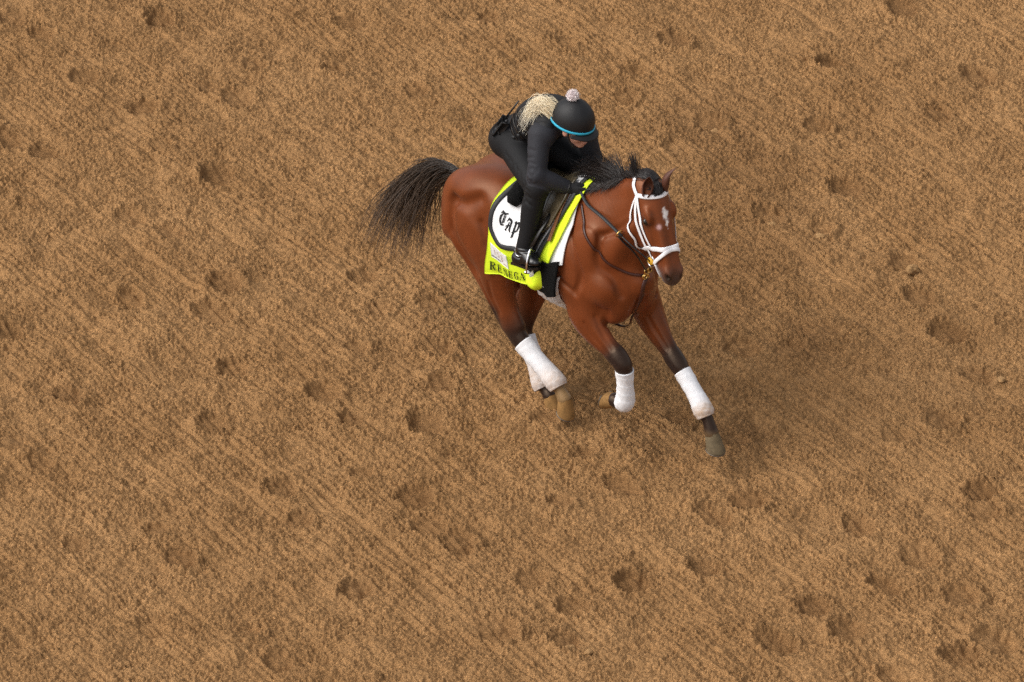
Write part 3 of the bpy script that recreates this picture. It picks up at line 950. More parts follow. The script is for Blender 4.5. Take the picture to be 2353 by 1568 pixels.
hoof((0.380, -0.14, 0.262), (-0.92, 0, 0.10), (-0.1, 0, -1), 0.065, m_hoof_tan)
hoof((-0.044, -0.13, 0.086), (-0.38, 0, -0.92), (1, 0, 0), 0.088, m_hoof_tan)
hoof((-0.290, -0.005, -0.045), (0, 0, -1), (1, 0, 0), 0.060, m_hoof_tan)

# ---- hair
def strands(name, lines, r0, r1, mat, parent, tipcol=None, c0=(0.02, 0.015, 0.013), c1=(0.06, 0.042, 0.032), var=0.4, seed=3):
    """lines: array (n, m, 3); every hair lock is a thin three-sided tapering tube"""
    L = np.asarray(lines, float)
    n, m, _ = L.shape
    q = np.random.default_rng(seed)
    T = np.gradient(L, axis=1)
    T /= np.linalg.norm(T, axis=2, keepdims=True) + 1e-9
    ref = q.standard_normal((n, 1, 3))
    A = np.cross(T, ref)
    A /= np.linalg.norm(A, axis=2, keepdims=True) + 1e-9
    B = np.cross(T, A)
    v = np.linspace(0, 1, m)[None, :, None]
    rad = (r0 * (1 - v ** 2) + r1 * v ** 2) * q.uniform(0.6, 1.4, (n, 1, 1))
    V = np.stack([L + rad * (cos(a) * A + sin(a) * B) for a in (0, 2.094, 4.189)], axis=2)   # n, m, 3, xyz
    idx = np.arange(n * m * 3).reshape(n, m, 3)
    F = []
    for k in range(3):
        k2 = (k + 1) % 3
        F.append(np.stack([idx[:, :-1, k], idx[:, :-1, k2], idx[:, 1:, k2], idx[:, 1:, k]], -1).reshape(-1, 4))
    me = mesh_from(name, V.reshape(-1, 3), np.vstack(F))
    w = np.repeat((np.broadcast_to(v, (n, m, 1)) ** 1.5), 3, axis=2).reshape(-1, 1)
    f = np.repeat(q.uniform(1 - var, 1 + var, (n, 1)), m * 3, axis=1).reshape(-1, 1)
    set_col(me, (np.array(c0) * (1 - w) + np.array(c1) * w) * f)
    return link(name, me, mat, parent)

def hair_mat(name, rough=0.38):
    m = new_mat(name, (0.03, 0.02, 0.02), rough, 0.5)
    a = nd(m, 'ShaderNodeAttribute', attribute_name='col')
    lk(m, a.outputs['Color'], m.node_tree.nodes['Principled BSDF'].inputs['Base Color'])
    return m
m_hair = hair_mat('horse_hair')

def bez(P, m):
    """P: list of control arrays (n,3); returns (n,m,3)"""
    t = np.linspace(0, 1, m)[None, :, None]
    P = [p[:, None, :] for p in P]
    if len(P) == 3:
        return (1 - t) ** 2 * P[0] + 2 * t * (1 - t) * P[1] + t * t * P[2]
    return (1 - t) ** 3 * P[0] + 3 * t * (1 - t) ** 2 * P[1] + 3 * t * t * (1 - t) * P[2] + t ** 3 * P[3]

def tail_hair():
    q = np.random.default_rng(5)
    bone = catmull([(-1.03, 0, 1.17), (-1.12, 0, 1.205), (-1.22, 0, 1.195), (-1.32, 0, 1.12), (-1.39, 0, 1.02)], 10)
    n = 850
    t = q.beta(1.2, 1.2, n)
    i = (t * (len(bone) - 1)).astype(int)
    p0 = bone[i] + q.normal(0, 0.008, (n, 3))
    tang = np.gradient(bone, axis=0)[i]
    tang /= np.linalg.norm(tang, axis=1, keepdims=True)
    a = np.clip(q.beta(1.1, 1.5, n) * 0.75 + 0.25 * t, 0, 1)       # 0 = falls straight down, 1 = streams out behind
    ln = q.beta(1.5, 1.5, n)
    far = np.array([-2.06, 0, 0.33]) + 0 * p0
    near = np.array([-1.44, 0, 0.34])
    e = near * (1 - a[:, None]) + far * a[:, None]
    e[:, 2] += 0.12 * np.sin(a * pi)
    e = p0 + (e - p0) * (0.40 + 0.72 * ln)[:, None]
    e[:, 1] += q.normal(0, 0.07, n)
    e += q.normal(0, 0.045, (n, 3))
    c1 = p0 + tang * (0.10 + 0.14 * a[:, None]) + np.stack([-0.05 * a, q.normal(0, 0.02, n), 0.02 * a], 1)
    c2 = p0 * 0.35 + e * 0.65 + np.stack([-0.10 + 0.02 * a, q.normal(0, 0.03, n), 0.13 * (0.3 + a)], 1)
    L = bez([p0, c1, c2, e], 14)
    ph = q.uniform(0, 6.28, (n, 1, 1))
    tt = np.linspace(0, 1, 14)[None, :, None]
    wave = 0.012 * tt * np.sin(7 * tt + ph) * q.standard_normal((n, 1, 3))
    L = L + wave
    return L
tail = strands('tail', tail_hair(), 0.0024, 0.0005, m_hair, horse, c0=(0.022, 0.016, 0.012), c1=(0.13, 0.088, 0.062))

def mane_hair():
    q = np.random.default_rng(6)
    crest = catmull([(0.575, 0, 1.765), (0.50, 0, 1.755), (0.40, 0, 1.725), (0.30, 0, 1.665), (0.19, 0, 1.60), (0.09, 0, 1.548), (0.02, 0, 1.52)], 12)
    out = []
    def group(n, t0, t1, dirs, ln, rise, spread, drop, jit=0.008):
        t = q.uniform(t0, t1, n)
        i = np.clip((t * (len(crest) - 1)).astype(int), 0, len(crest) - 1)
        p0 = HF.snap(crest[i] + q.normal(0, jit, (n, 3)) * (1, 1.6, 0.6), 0.0, 4)
        ph = np.sin(t * 70)[:, None] * np.array([0.12, 0.15, 0.12])
        d = np.array(dirs, float) + q.normal(0, spread, (n, 3)) + ph
        d /= np.linalg.norm(d, axis=1, keepdims=True)
        L_ = (ln * q.uniform(0.55, 1.2, n))[:, None]
        e = p0 + d * L_
        e[:, 2] -= drop * L_[:, 0]
        c = p0 + d * L_ * 0.45 + np.array([0, 0, 1.0]) * L_ * rise
        out.append(bez([p0, c, e], 7))
    group(1300, 0.42, 0.97, (-0.80, -0.75, -0.45), 0.095, 0.08, 0.16, 0.30)      # lies on the near side of the lower neck
    group(900, 0.05, 0.97, (-0.70, 0.80, -0.20), 0.14, 0.15, 0.2, 0.4)         # falls on the far side
    group(650, 0.52, 0.72, (-0.95, 0.22, 0.16), 0.29, 0.06, 0.07, 0.22)         # lock blown back
    group(120, 0.46, 0.54, (-0.85, 0.15, 0.45), 0.18, 0.08, 0.10, 0.15)
    group(80, 0.27, 0.31, (-0.45, 0.10, 0.85), 0.13, 0.16, 0.10, 0.0)          # tuft standing up
    group(260, 0.12, 0.45, (-0.90, 0.15, 0.06), 0.10, 0.10, 0.16, 0.25)
    L = np.concatenate(out)
    S = L.reshape(-1, 3)
    bad = HF.at(S) < 0.006
    S[bad] = HF.snap(S[bad], 0.008, 4)
    return S.reshape(len(L), 7, 3)
strands('mane', mane_hair(), 0.0016, 0.0005, m_hair, horse, c0=(0.014, 0.010, 0.009), c1=(0.030, 0.020, 0.016))

def forelock_hair():
    q = np.random.default_rng(8)
    n = 160
    p0 = hp(0.0, 0, -0.03) + q.normal(0, 0.018, (n, 3))
    p0 = HF.snap(p0, 0.002, 4)
    e = np.array([hp(0.02 + 0.035 * q.random(), q.normal(-0.012, 0.022), 0.02) for _ in range(n)])
    e = HF.snap(e, 0.006, 4)
    c = (p0 + e) / 2 + hN * 0.02
    return bez([p0, c, e], 7)
strands('forelock', forelock_hair(), 0.003, 0.001, m_hair, horse, c0=(0.014, 0.010, 0.009), c1=(0.02, 0.014, 0.012))

# ---- leg wraps (worn, so things of their own)
m_wrap = noise_mat('wrap_cotton', (0.8, 0.8, 0.8), 0.9, 0.05, 30.0, 0.35, 420.0, 0.0015, 0.2, attr=True)
def leg_wrap(pts, rad, label, stain, flat=1.0, turns=6):
    P = catmull(np.column_stack([np.array(pts, float), rad]), 14)
    n = len(P)
    N = 28
    V, F, Cc = [], [], []
    T = np.gradient(P[:, :3], axis=0)
    T /= np.linalg.norm(T, axis=1, keepdims=True)
    q = np.random.default_rng(len(label))
    def ring(i, dr):
        t = T[i]
        a = np.array([0, 1.0, 0]) - t * t[1]
        a /= np.linalg.norm(a)
        b = np.cross(t, a)
        out = []
        for k in range(N):
            th = 2 * pi * k / N
            v = i / (n - 1)
            ph = (v * turns + k / N) % 1.0
            step = 0.0020 * (1 - ph) ** 2 + 0.0014 * sin(5 * th + 17 * v + 2 * sin(3 * th)) + 0.0010 * sin(11 * th - 31 * v)
            r = P[i, 3] + step + dr
            out.append(P[i, :3] + r * (cos(th) * a * flat + sin(th) * b))
        return out
    for i in range(n):
        V += ring(i, 0.0)
    V += ring(n - 1, -0.010)
    V += ring(n - 4, -0.012)
    V += ring(0, -0.010)
    V += ring(3, -0.012)
    def band(i, j):
        for k in range(N):
            k2 = (k + 1) % N
            F.append((i * N + k, i * N + k2, j * N + k2, j * N + k))
    for i in range(n - 1):
        band(i, i + 1)
    band(n - 1, n)
    band(n, n + 1)
    band(n + 2, 0)
    band(n + 3, n + 2)
    me = mesh_from('leg_wrap', V, F)
    VV = np.array(V)
    c = np.tile(np.array([0.80, 0.80, 0.82]), (len(VV), 1))
    s0, s1, amt = stain
    d = P[-1, :3] - P[0, :3]
    tt = ((VV - P[0, :3]) @ d) / (d @ d)
    blot = 0.5 + 0.5 * np.sin(VV[:, 0] * 90 + 3 * np.sin(VV[:, 2] * 70)) * np.sin(VV[:, 1] * 110 + VV[:, 2] * 60)
    w = np.clip(sstep(s0, s1, tt) * amt * (0.65 + 0.5 * blot), 0, 1)[:, None]
    c = c * (1 - w) + np.array([0.42, 0.26, 0.14]) * w
    set_col(me, c)
    return tag(place(link('leg_wrap', me, m_wrap)), label, 'leg wrap', 'white wraps on the horse legs')
leg_wrap([(0.668, 0.148, 0.458), (0.735, 0.143, 0.400), (0.81, 0.136, 0.332), (0.862, 0.131, 0.275), (0.885, 0.129, 0.243)], [0.054, 0.051, 0.053, 0.063, 0.052],
         'white leg wrap on the forward reaching front leg, brown smudge low down', (0.62, 0.9, 0.75))
leg_wrap([(0.479, -0.155, 0.513), (0.480, -0.149, 0.43), (0.479, -0.145, 0.35), (0.470, -0.14, 0.285), (0.440, -0.14, 0.262)], [0.057, 0.050, 0.054, 0.061, 0.052],
         'clean white leg wrap on the folded front leg', (0.85, 1.1, 0.25))
leg_wrap([(-0.385, -0.142, 0.342), (-0.30, -0.138, 0.285), (-0.20, -0.132, 0.22), (-0.125, -0.13, 0.175), (-0.095, -0.13, 0.145)], [0.064, 0.056, 0.058, 0.066, 0.056],
         'dusty white leg wrap on the near hind leg, just behind the folded front leg', (0.35, 1.0, 0.62))
leg_wrap([(-0.56, 0.052, 0.232), (-0.475, 0.035, 0.135), (-0.41, 0.015, 0.065), (-0.365, 0.0, 0.01), (-0.345, -0.002, -0.012)], [0.062, 0.055, 0.058, 0.066, 0.056],
         'grubby white leg wrap on the far hind leg, half hidden by the near one', (-0.1, 0.9, 0.6))
# ------------------------------------------------------------------ tack
m_lime = noise_mat('lime_cloth', (0.76, 0.97, 0.03), 0.75, 0.05, 12.0, 0.25, 700.0, 0.001, 0.3)
m_white = noise_mat('white_cloth', (0.84, 0.84, 0.84), 0.85, 0.03, 20.0, 0.25, 600.0, 0.001, 0.25)
m_fleece = noise_mat('white_fleece', (0.78, 0.76, 0.76), 0.95, 0.06, 40.0, 1.0, 160.0, 0.012, 0.15)
m_blacktrim = noise_mat('black_trim', (0.028, 0.029, 0.031), 0.55, 0.2, 40.0, 0.2, 300.0, 0.001, 0.4)
m_blackfleece = noise_mat('black_fleece', (0.010, 0.010, 0.010), 0.95, 0.3, 60.0, 1.0, 180.0, 0.012, 0.1)
m_leather = noise_mat('black_leather', (0.014, 0.012, 0.011), 0.32, 0.35, 30.0, 0.35, 120.0, 0.002, 0.5)
m_saddle = noise_mat('worn_saddle_leather', (0.085, 0.066, 0.038), 0.28, 0.5, 18.0, 0.5, 45.0, 0.006, 0.5)
m_brown = noise_mat('brown_leather', (0.16, 0.060, 0.018), 0.4, 0.3, 40.0, 0.2, 150.0, 0.001, 0.5)
m_oxblood = noise_mat('oxblood_leather', (0.050, 0.014, 0.009), 0.4, 0.3, 40.0, 0.2, 150.0, 0.001, 0.5)
m_strap = noise_mat('white_strap', (0.84, 0.83, 0.85), 0.45, 0.05, 30.0, 0.1, 200.0, 0.001, 0.5)
m_brass = new_mat('brass', (0.70, 0.47, 0.16), 0.25, 0.5, 1.0)
m_chrome = new_mat('polished_steel', (0.72, 0.72, 0.74), 0.18, 0.5, 1.0)
m_yellow = new_mat('yellow_rubber', (0.75, 0.42, 0.03), 0.5)
m_ink = new_mat('black_print', (0.012, 0.012, 0.014), 0.7, 0.2)
m_gold = new_mat('gold_print', (0.52, 0.36, 0.22), 0.6, 0.3)
m_red = new_mat('red_print', (0.55, 0.03, 0.03), 0.6, 0.3)
m_green = new_mat('green_print', (0.20, 0.42, 0.02), 0.6, 0.3)

# where a cloth lies: at each x the outline of the barrel, measured by arc length from the spine
CX = np.arange(-0.72, 0.28, 0.02)
CPH = np.radians(np.linspace(0, 168, 90))
def barrel_table(off):
    T = np.zeros((len(CX), len(CPH), 2))
    for i, x in enumerate(CX):
        lo, hi = np.full(len(CPH), 0.02), np.full(len(CPH), 0.60)
        for _ in range(18):
            mid = (lo + hi) / 2
            P = np.stack([np.full(len(CPH), x), -mid * np.sin(CPH), 1.12 + mid * np.cos(CPH)], 1)
            ins = HF.at(P) < off
            lo, hi = np.where(ins, mid, lo), np.where(ins, hi, mid)
        T[i, :, 0], T[i, :, 1] = lo * np.sin(CPH), 1.12 + lo * np.cos(CPH)
    for _ in range(2):
        for j in range(2):
            K = np.pad(T[:, :, j], ((2, 2), (0, 0)), mode='edge')
            T[:, :, j] = (K[:-4] + 2 * K[1:-3] + 3 * K[2:-2] + 2 * K[3:-1] + K[4:]) / 9
    # below its widest line the cloth hangs straight down
    for i in range(len(CX)):
        k = int(np.argmax(T[i, :, 0]))
        T[i, k:, 0] = np.maximum(T[i, k:, 0], T[i, k, 0] - 0.18 * (T[i, k, 1] - T[i, k:, 1]))
    return T
BT = barrel_table(0.004)
BS = np.concatenate([np.zeros((len(CX), 1)), np.cumsum(np.linalg.norm(np.diff(BT, axis=1), axis=2), axis=1)], axis=1)
def on_barrel(x, s, off=0.0, side=-1):
    """point on the horse's side; x forward, s metres down from the spine"""
    f = np.clip((x - CX[0]) / 0.02, 0, len(CX) - 1.001)
    i = int(f)
    w = f - i
    y = (1 - w) * np.interp(s, BS[i], BT[i, :, 0]) + w * np.interp(s, BS[i + 1], BT[i + 1, :, 0])
    z = (1 - w) * np.interp(s, BS[i], BT[i, :, 1]) + w * np.interp(s, BS[i + 1], BT[i + 1, :, 1])
    y2 = np.interp(s + 0.01, BS[i], BT[i, :, 0])
    z2 = np.interp(s + 0.01, BS[i], BT[i, :, 1])
    y1 = np.interp(max(s - 0.01, 0), BS[i], BT[i, :, 0])
    z1 = np.interp(max(s - 0.01, 0), BS[i], BT[i, :, 1])
    ny, nz = -(z2 - z1), (y2 - y1)
    l = sqrt(ny * ny + nz * nz) + 1e-9
    return np.array([x, side * (y + off * ny / l), z + off * nz / l])
def s_at(x, z):
    i = int(np.clip((x - CX[0]) / 0.02, 0, len(CX) - 2))
    return float(np.interp(-z, -BT[i, ::1, 1], BS[i]))

def sheet(xr, xf, sb, off, nu=40, nv=44, thick=0.006, wav=0.0, side=0, top=0.0, extra=None):
    """a cloth over the back: xr(v), xf(v) rear and front edges, sb(u) depth; both sides when side = 0"""
    mb = MB()
    rows = []
    vs = np.linspace(-1, 1, 2 * nv + 1) if side == 0 else np.linspace(top, 1, nv + 1) * 1.0
    for u in np.linspace(0, 1, nu + 1):
        row = []
        for v in vs:
            av = abs(v)
            x = xr(av) * (1 - u) + xf(av) * u
            s = av * sb(u)
            sd = (-1 if v >= 0 else 1) if side == 0 else side
            o = off + wav * (sin(17 * x + 5 * s) * 0.6 + sin(41 * x - 13 * s + 2)) * av
            if extra:
                o += extra(u, av)
            row.append(on_barrel(x, s, o, sd))
        rows.append(row)
    A = np.array(rows)
    nu1, nv1 = A.shape[:2]
    du = np.gradient(A, axis=0)
    dv = np.gradient(A, axis=1)
    N = np.cross(du, dv)
    N /= np.linalg.norm(N, axis=2, keepdims=True) + 1e-9
    ctr = np.array([0, 0, 1.12])
    flip = np.sign(((A - ctr) * N * (0, 1, 1)).sum(2, keepdims=True))
    N *= np.where(flip == 0, 1, flip)
    B = A - N * thick
    V = list(A.reshape(-1, 3)) + list(B.reshape(-1, 3))
    n = nu1 * nv1
    F = []
    idx = np.arange(n).reshape(nu1, nv1)
    for i in range(nu1 - 1):
        for j in range(nv1 - 1):
            F.append((idx[i, j], idx[i, j + 1], idx[i + 1, j + 1], idx[i + 1, j]))
            F.append((n + idx[i, j], n + idx[i + 1, j], n + idx[i + 1, j + 1], n + idx[i, j + 1]))
    for i in range(nu1 - 1):
        for j in (0, nv1 - 1):
            F.append((idx[i, j], idx[i + 1, j], n + idx[i + 1, j], n + idx[i, j]))
    for j in range(nv1 - 1):
        for i in (0, nu1 - 1):
            F.append((idx[i, j], idx[i, j + 1], n + idx[i, j + 1], n + idx[i, j]))
    mb.add(V, F)
    return mb

def poly(xs, ys):
    return lambda t: float(np.interp(t, xs, ys))

def ribbon2(mb, pts, width, off, side=-1, lift=0.0, n=6):
    """flat stroke drawn on the cloth; pts rows x, s (, width factor)"""
    P = np.array([tuple(p) + ((1.0,) if len(p) == 2 else ()) for p in pts], float)
    Q = []
    for a, b in zip(P[:-1], P[1:]):
        m = max(1, int(np.linalg.norm((b - a)[:2]) / 0.006))
        for k in range(m):
            Q.append(a + (b - a) * k / m)
    Q.append(P[-1])
    Q = np.array(Q)
    T = np.gradient(Q[:, :2], axis=0)
    T /= np.linalg.norm(T, axis=1, keepdims=True) + 1e-9
    Nn = np.stack([-T[:, 1], T[:, 0]], 1)
    V = []
    for q, nn in zip(Q, Nn):
        for sg in (-1, 1):
            c = q[:2] + nn * sg * width * q[2] / 2
            V.append(on_barrel(c[0], c[1], off + lift, side))
    F = [(2 * i, 2 * i + 1, 2 * i + 3, 2 * i + 2) for i in range(len(Q) - 1)]
    mb.add(V, F)

# ---- white under pad, lime cloth, white pad with black edge
under = root('white_saddle_blanket', 'plain white saddle blanket showing in front of the lime cloth', 'saddle blanket')
sheet(poly([0, 1], [-0.40, -0.30]), poly([0, 0.3, 0.55, 1], [0.060, 0.066, 0.086, 0.078]), poly([0, 0.7, 1], [s_at(-0.3, 1.10), s_at(0.0, 1.085), s_at(0.07, 1.115)]), 0.012, wav=0.0012).build('blanket_panel', m_white, under)

lime = root('lime_saddle_cloth', 'lime green saddle cloth with RENEGA lettering, its front corner folded over', 'saddle cloth')
LB = lambda u: float(np.interp(u, [0, 0.4, 0.75, 1.0], [s_at(-0.54, 0.825), s_at(-0.36, 0.845), s_at(-0.16, 0.880), s_at(-0.02, 0.93)]))
def lime_extra(u, v):
    # the front lower corner is turned up and stands away
    return 0.012 * sstep(0.80, 1.0, u) * sstep(0.72, 1.0, v) + 0.012 * sstep(0.86, 1.0, u) * sstep(0.1, 0.4, v)
lime_body = sheet(poly([0, 0.3, 0.6, 1], [-0.52, -0.515, -0.525, -0.555]), poly([0, 0.25, 0.55, 0.8, 1], [0.088, 0.075, 0.035, -0.03, -0.10]), LB, 0.019, 56, 52, 0.005, 0.0014, extra=lime_extra)
lime_body.build('cloth_panel', m_lime, lime)
# the folded corner: a loose fold of cloth hanging below the stirrup
def lime_fold():
    mb = MB()
    A = []
    for i in range(15):
        t = i / 14
        row = []
        for j in range(11):
            w = j / 10
            x = -0.225 + 0.175 * t + 0.02 * w
            zt = 0.985 + 0.085 * t
            s = s_at(-0.12, zt + (0.885 - zt) * w - 0.015 * sin(pi * t))
            o = 0.014 + 0.066 * max(sin(pi * w), 0) ** 0.6 * max(sin(pi * t), 0) ** 0.5 + 0.004 * sin(9 * t + 4 * w)
            row.append(on_barrel(x, s, o, -1))
        A.append(row)
    V = [p for r in A for p in r]
    F = [(i * 11 + j, i * 11 + j + 1, (i + 1) * 11 + j + 1, (i + 1) * 11 + j) for i in range(14) for j in range(10)]
    mb.add(V, F)
    return mb
fold = lime_fold().build('folded_corner', m_lime, lime)
sd_ = fold.modifiers.new('thickness', 'SOLIDIFY')
sd_.thickness = 0.005

pad = root('white_saddle_pad', 'white saddle pad with black letters and a padded black edge', 'saddle pad')
PB = lambda u: float(np.interp(u, [0, 0.12, 0.5, 0.9, 1.0], [s_at(-0.48, 1.115), s_at(-0.44, 1.090), s_at(-0.27, 1.100), s_at(-0.14, 1.085), s_at(-0.10, 1.09)]))
PR = poly([0, 0.35, 0.7, 0.92, 1], [-0.46, -0.475, -0.505, -0.505, -0.46])
PF = poly([0, 0.3, 0.6, 1], [0.035, 0.02, -0.03, -0.115])
sheet(PR, PF, PB, 0.029, 44, 40, 0.006, 0.0008).build('pad_panel', m_white, pad)
def pad_border(side):
    pts = []
    for v in np.linspace(0.02, 1, 26):
        pts.append(on_barrel(PR(v) + 0.010, v * PB(0), 0.031, side))
    for u in np.linspace(0.03, 0.97, 30):
        v = 1.0
        pts.append(on_barrel(PR(v) * (1 - u) + PF(v) * u, PB(u) - 0.004, 0.031, side))
    for v in np.linspace(1, 0.02, 26):
        pts.append(on_barrel(PF(v) - 0.006, v * PB(1), 0.031, side))
    P = np.array(pts)
    for _ in range(2):
        P[1:-1] = (P[:-2] + 2 * P[1:-1] + P[2:]) / 4
    nr = HF.grad(P)
    mb = MB()
    mb.tube(P, 0.017, 8, True, 0.42, nr)
    return mb
for sd in (-1, 1):
    pad_border(sd).build('padded_edge', m_blacktrim, pad)

# ---- lettering drawn as strokes on the cloth
G = {  # serif capitals in a unit box, y up: strokes of (x, y, width factor)
    'R': [[(0.18, 0, 1.5), (0.18, 1, 1.5)], [(0.02, 0.02, .5), (0.38, 0.02, .5)], [(0.02, 0.98, .5), (0.5, 0.98, .5), (0.7, 0.9, 1.1), (0.74, 0.76, 1.5), (0.66, 0.58, 1.0), (0.48, 0.52, .5), (0.18, 0.52, .5)],
          [(0.45, 0.52, 1.0), (0.72, 0.12, 1.5), (0.88, 0.02, .7)]],
    'E': [[(0.18, 0, 1.5), (0.18, 1, 1.5)], [(0.02, 0.02, .5), (0.72, 0.02, .5), (0.76, 0.24, .7)], [(0.02, 0.98, .5), (0.68, 0.98, .5), (0.72, 0.78, .7)], [(0.18, 0.52, .5), (0.52, 0.52, .5)], [(0.53, 0.40, .6), (0.53, 0.64, .6)]],
    'N': [[(0.14, 0, .6), (0.14, 1, .6)], [(0.84, 0, .6), (0.84, 1, .6)], [(0.10, 0.98, 1.3), (0.84, 0.02, 1.5)], [(0.0, 0.02, .5), (0.28, 0.02, .5)], [(0.70, 0.98, .5), (0.98, 0.98, .5)], [(0.0, 0.98, .5), (0.2, 0.98, .5)]],
    'G': [[(0.80, 0.78, .6), (0.70, 0.94, .7), (0.48, 1.0, .7), (0.22, 0.88, 1.3), (0.10, 0.5, 1.6), (0.22, 0.12, 1.3), (0.48, 0.0, .7), (0.72, 0.08, .8), (0.76, 0.2, 1.2), (0.76, 0.42, 1.4)], [(0.56, 0.44, .5), (0.92, 0.44, .5)], [(0.80, 0.70, .7), (0.80, 0.98, .4)]],
    'A': [[(0.12, 0.02, .5), (0.46, 1.0, .7)], [(0.44, 1.0, 1.2), (0.82, 0.02, 1.6)], [(0.24, 0.34, .5), (0.68, 0.34, .5)], [(0.0, 0.02, .5), (0.28, 0.02, .5)], [(0.64, 0.02, .5), (0.98, 0.02, .5)]],
}
SANS = {'K': [[(0, 0), (0, 1)], [(0.8, 1), (0, 0.45)], [(0.2, 0.6), (0.85, 0)]], 'E': [[(0.8, 0), (0, 0), (0, 1), (0.8, 1)], [(0, 0.5), (0.6, 0.5)]], 'N': [[(0, 0), (0, 1), (0.85, 0), (0.85, 1)]],
        'T': [[(0, 1), (0.9, 1)], [(0.45, 1), (0.45, 0)]], 'U': [[(0, 1), (0, 0.15), (0.4, 0), (0.8, 0.15), (0.8, 1)]], 'C': [[(0.8, 0.85), (0.45, 1), (0.05, 0.7), (0.05, 0.3), (0.45, 0), (0.8, 0.15)]],
        'Y': [[(0, 1), (0.42, 0.5), (0.85, 1)], [(0.42, 0.5), (0.42, 0)]], 'D': [[(0, 0), (0, 1), (0.5, 1), (0.85, 0.7), (0.85, 0.3), (0.5, 0), (0, 0)]], 'R': [[(0, 0), (0, 1), (0.6, 1), (0.8, 0.75), (0.6, 0.5), (0, 0.5)], [(0.4, 0.5), (0.85, 0)]],
        'B': [[(0, 0), (0, 1), (0.6, 1), (0.75, 0.75), (0.6, 0.52), (0, 0.52)], [(0.6, 0.52), (0.85, 0.27), (0.65, 0), (0, 0)]],
        '1': [[(0.2, 0.8), (0.5, 1), (0.5, 0)]], '5': [[(0.8, 1), (0.2, 1), (0.12, 0.55), (0.5, 0.62), (0.85, 0.35), (0.6, 0.02), (0.08, 0.08)]], '2': [[(0.1, 0.78), (0.4, 1), (0.8, 0.8), (0.7, 0.5), (0.08, 0), (0.88, 0)]]}
BLACKLETTER = {  # broken pen strokes
    'T': [[(0.02, 0.80, .5), (0.16, 0.98, 1.3), (0.5, 0.90, 1.5), (0.95, 1.06, .7)], [(0.30, 0.86, .7), (0.10, 0.62, 1.5), (0.10, 0.30, 1.7), (0.34, 0.04, 1.5), (0.78, 0.16, .6)], [(0.55, 0.88, .6), (0.50, 0.20, 1.1)], [(0.72, 0.86, .5), (0.70, 0.30, .6)]],
    'A': [[(0.0, 0.70, .5), (0.20, 0.98, 1.5), (0.52, 0.84, 1.3)], [(0.44, 0.98, 1.0), (0.66, 0.80, 1.7), (0.66, 0.14, 1.7), (0.90, 0.0, .9)], [(0.36, 0.74, .7), (0.26, 0.30, 1.4), (0.04, 0.04, .7)], [(-0.04, 0.30, .6), (0.30, 0.46, 1.2), (0.66, 0.44, .7)], [(0.0, 0.10, 1.2), (0.2, -0.02, 1.2)]],
    'P': [[(0.02, 0.80, .6), (0.22, 0.96, 1.5), (0.30, 0.80, 1.7), (0.30, -0.22, 1.6), (0.12, -0.36, .8)], [(0.34, 0.78, .7), (0.62, 0.98, 1.5), (0.84, 0.74, 1.7), (0.80, 0.34, 1.4), (0.50, 0.16, 1.2), (0.30, 0.26, .6)], [(0.06, 0.08, 1.0), (0.50, 0.0, .8)], [(0.10, -0.16, .6), (0.46, -0.24, .8)]],
}
def write(glyphs, text, x0, s0, w, h, gap, pen, off, slope=0.0, shear=0.0, arc=None):
    mb = MB()
    lift = 0.0
    for k, ch in enumerate(text):
        for st in glyphs[ch]:
            pts = []
            for p in st:
                cx = x0 + k * (w + gap) + p[0] * w + shear * p[1] * h
                cs = s0 + slope * (k * (w + gap) + p[0] * w) - p[1] * h + (arc(k) if arc else 0)
                pts.append((cx, cs) + ((p[2],) if len(p) > 2 else (1.0,)))
            ribbon2(mb, pts, pen, off, -1, lift)
            lift = (lift + 0.00025) % 0.0012
    return mb
write(G, 'RENEGA', -0.512, s_at(-0.5, 0.868), 0.040, 0.056, 0.0085, 0.0068, 0.0280, slope=-0.20).build('lettering', m_ink, lime)
write(BLACKLETTER, 'TAP', -0.432, s_at(-0.42, 1.205), 0.045, 0.072, 0.005, 0.0078, 0.0315, slope=0.06, arc=lambda k: (0, 0.012, 0.012)[k]).build('lettering', m_ink, pad)
patch = sheet(poly([0, 1], [-0.505, -0.505]), poly([0, 1], [-0.372, -0.368]), lambda u: s_at(-0.44, 0.945), 0.0225, 16, 16, 0.002, side=-1, top=s_at(-0.44, 1.045) / s_at(-0.44, 0.945)).build('printed_patch', m_white, lime)
write(SANS, '152', -0.480, s_at(-0.45, 0.985), 0.020, 0.036, 0.007, 0.0030, 0.0240).build('numerals', m_gold, patch)
write(SANS, 'KENTUCKY', -0.497, s_at(-0.45, 0.957), 0.0072, 0.011, 0.0022, 0.0021, 0.0240).build('small_lettering', m_ink, patch)
write(SANS, 'DERBY', -0.408, s_at(-0.45, 0.957), 0.0050, 0.010, 0.0022, 0.0016, 0.0240).build('small_lettering', m_gold, patch)
mb = MB()
for r_ in (0.006, 0.003):
    ribbon2(mb, [(-0.418 + r_ * 0.4 * cos(a), s_at(-0.42, 0.962) + r_ * 0.6 * sin(a)) for a in np.linspace(0, 2 * pi, 9)], 0.0035, 0.0240)
mb.build('dot', m_red, patch)
mb = MB()
for a0 in np.linspace(0.2, 2.9, 5):
    ribbon2(mb, [(-0.442 + 0.030 * cos(a0), s_at(-0.42, 1.010) - 0.022 * sin(a0)), (-0.442 + 0.044 * cos(a0), s_at(-0.42, 1.010) - 0.030 * sin(a0))], 0.0018, 0.0241)
mb.build('sunburst', m_gold, patch)
mb = MB()
cx, cs = -0.342, s_at(-0.33, 1.0)
ribbon2(mb, [(cx + 0.021 * cos(a), cs + 0.028 * sin(a)) for a in np.linspace(0, 2 * pi, 33)], 0.0034, 0.0243)
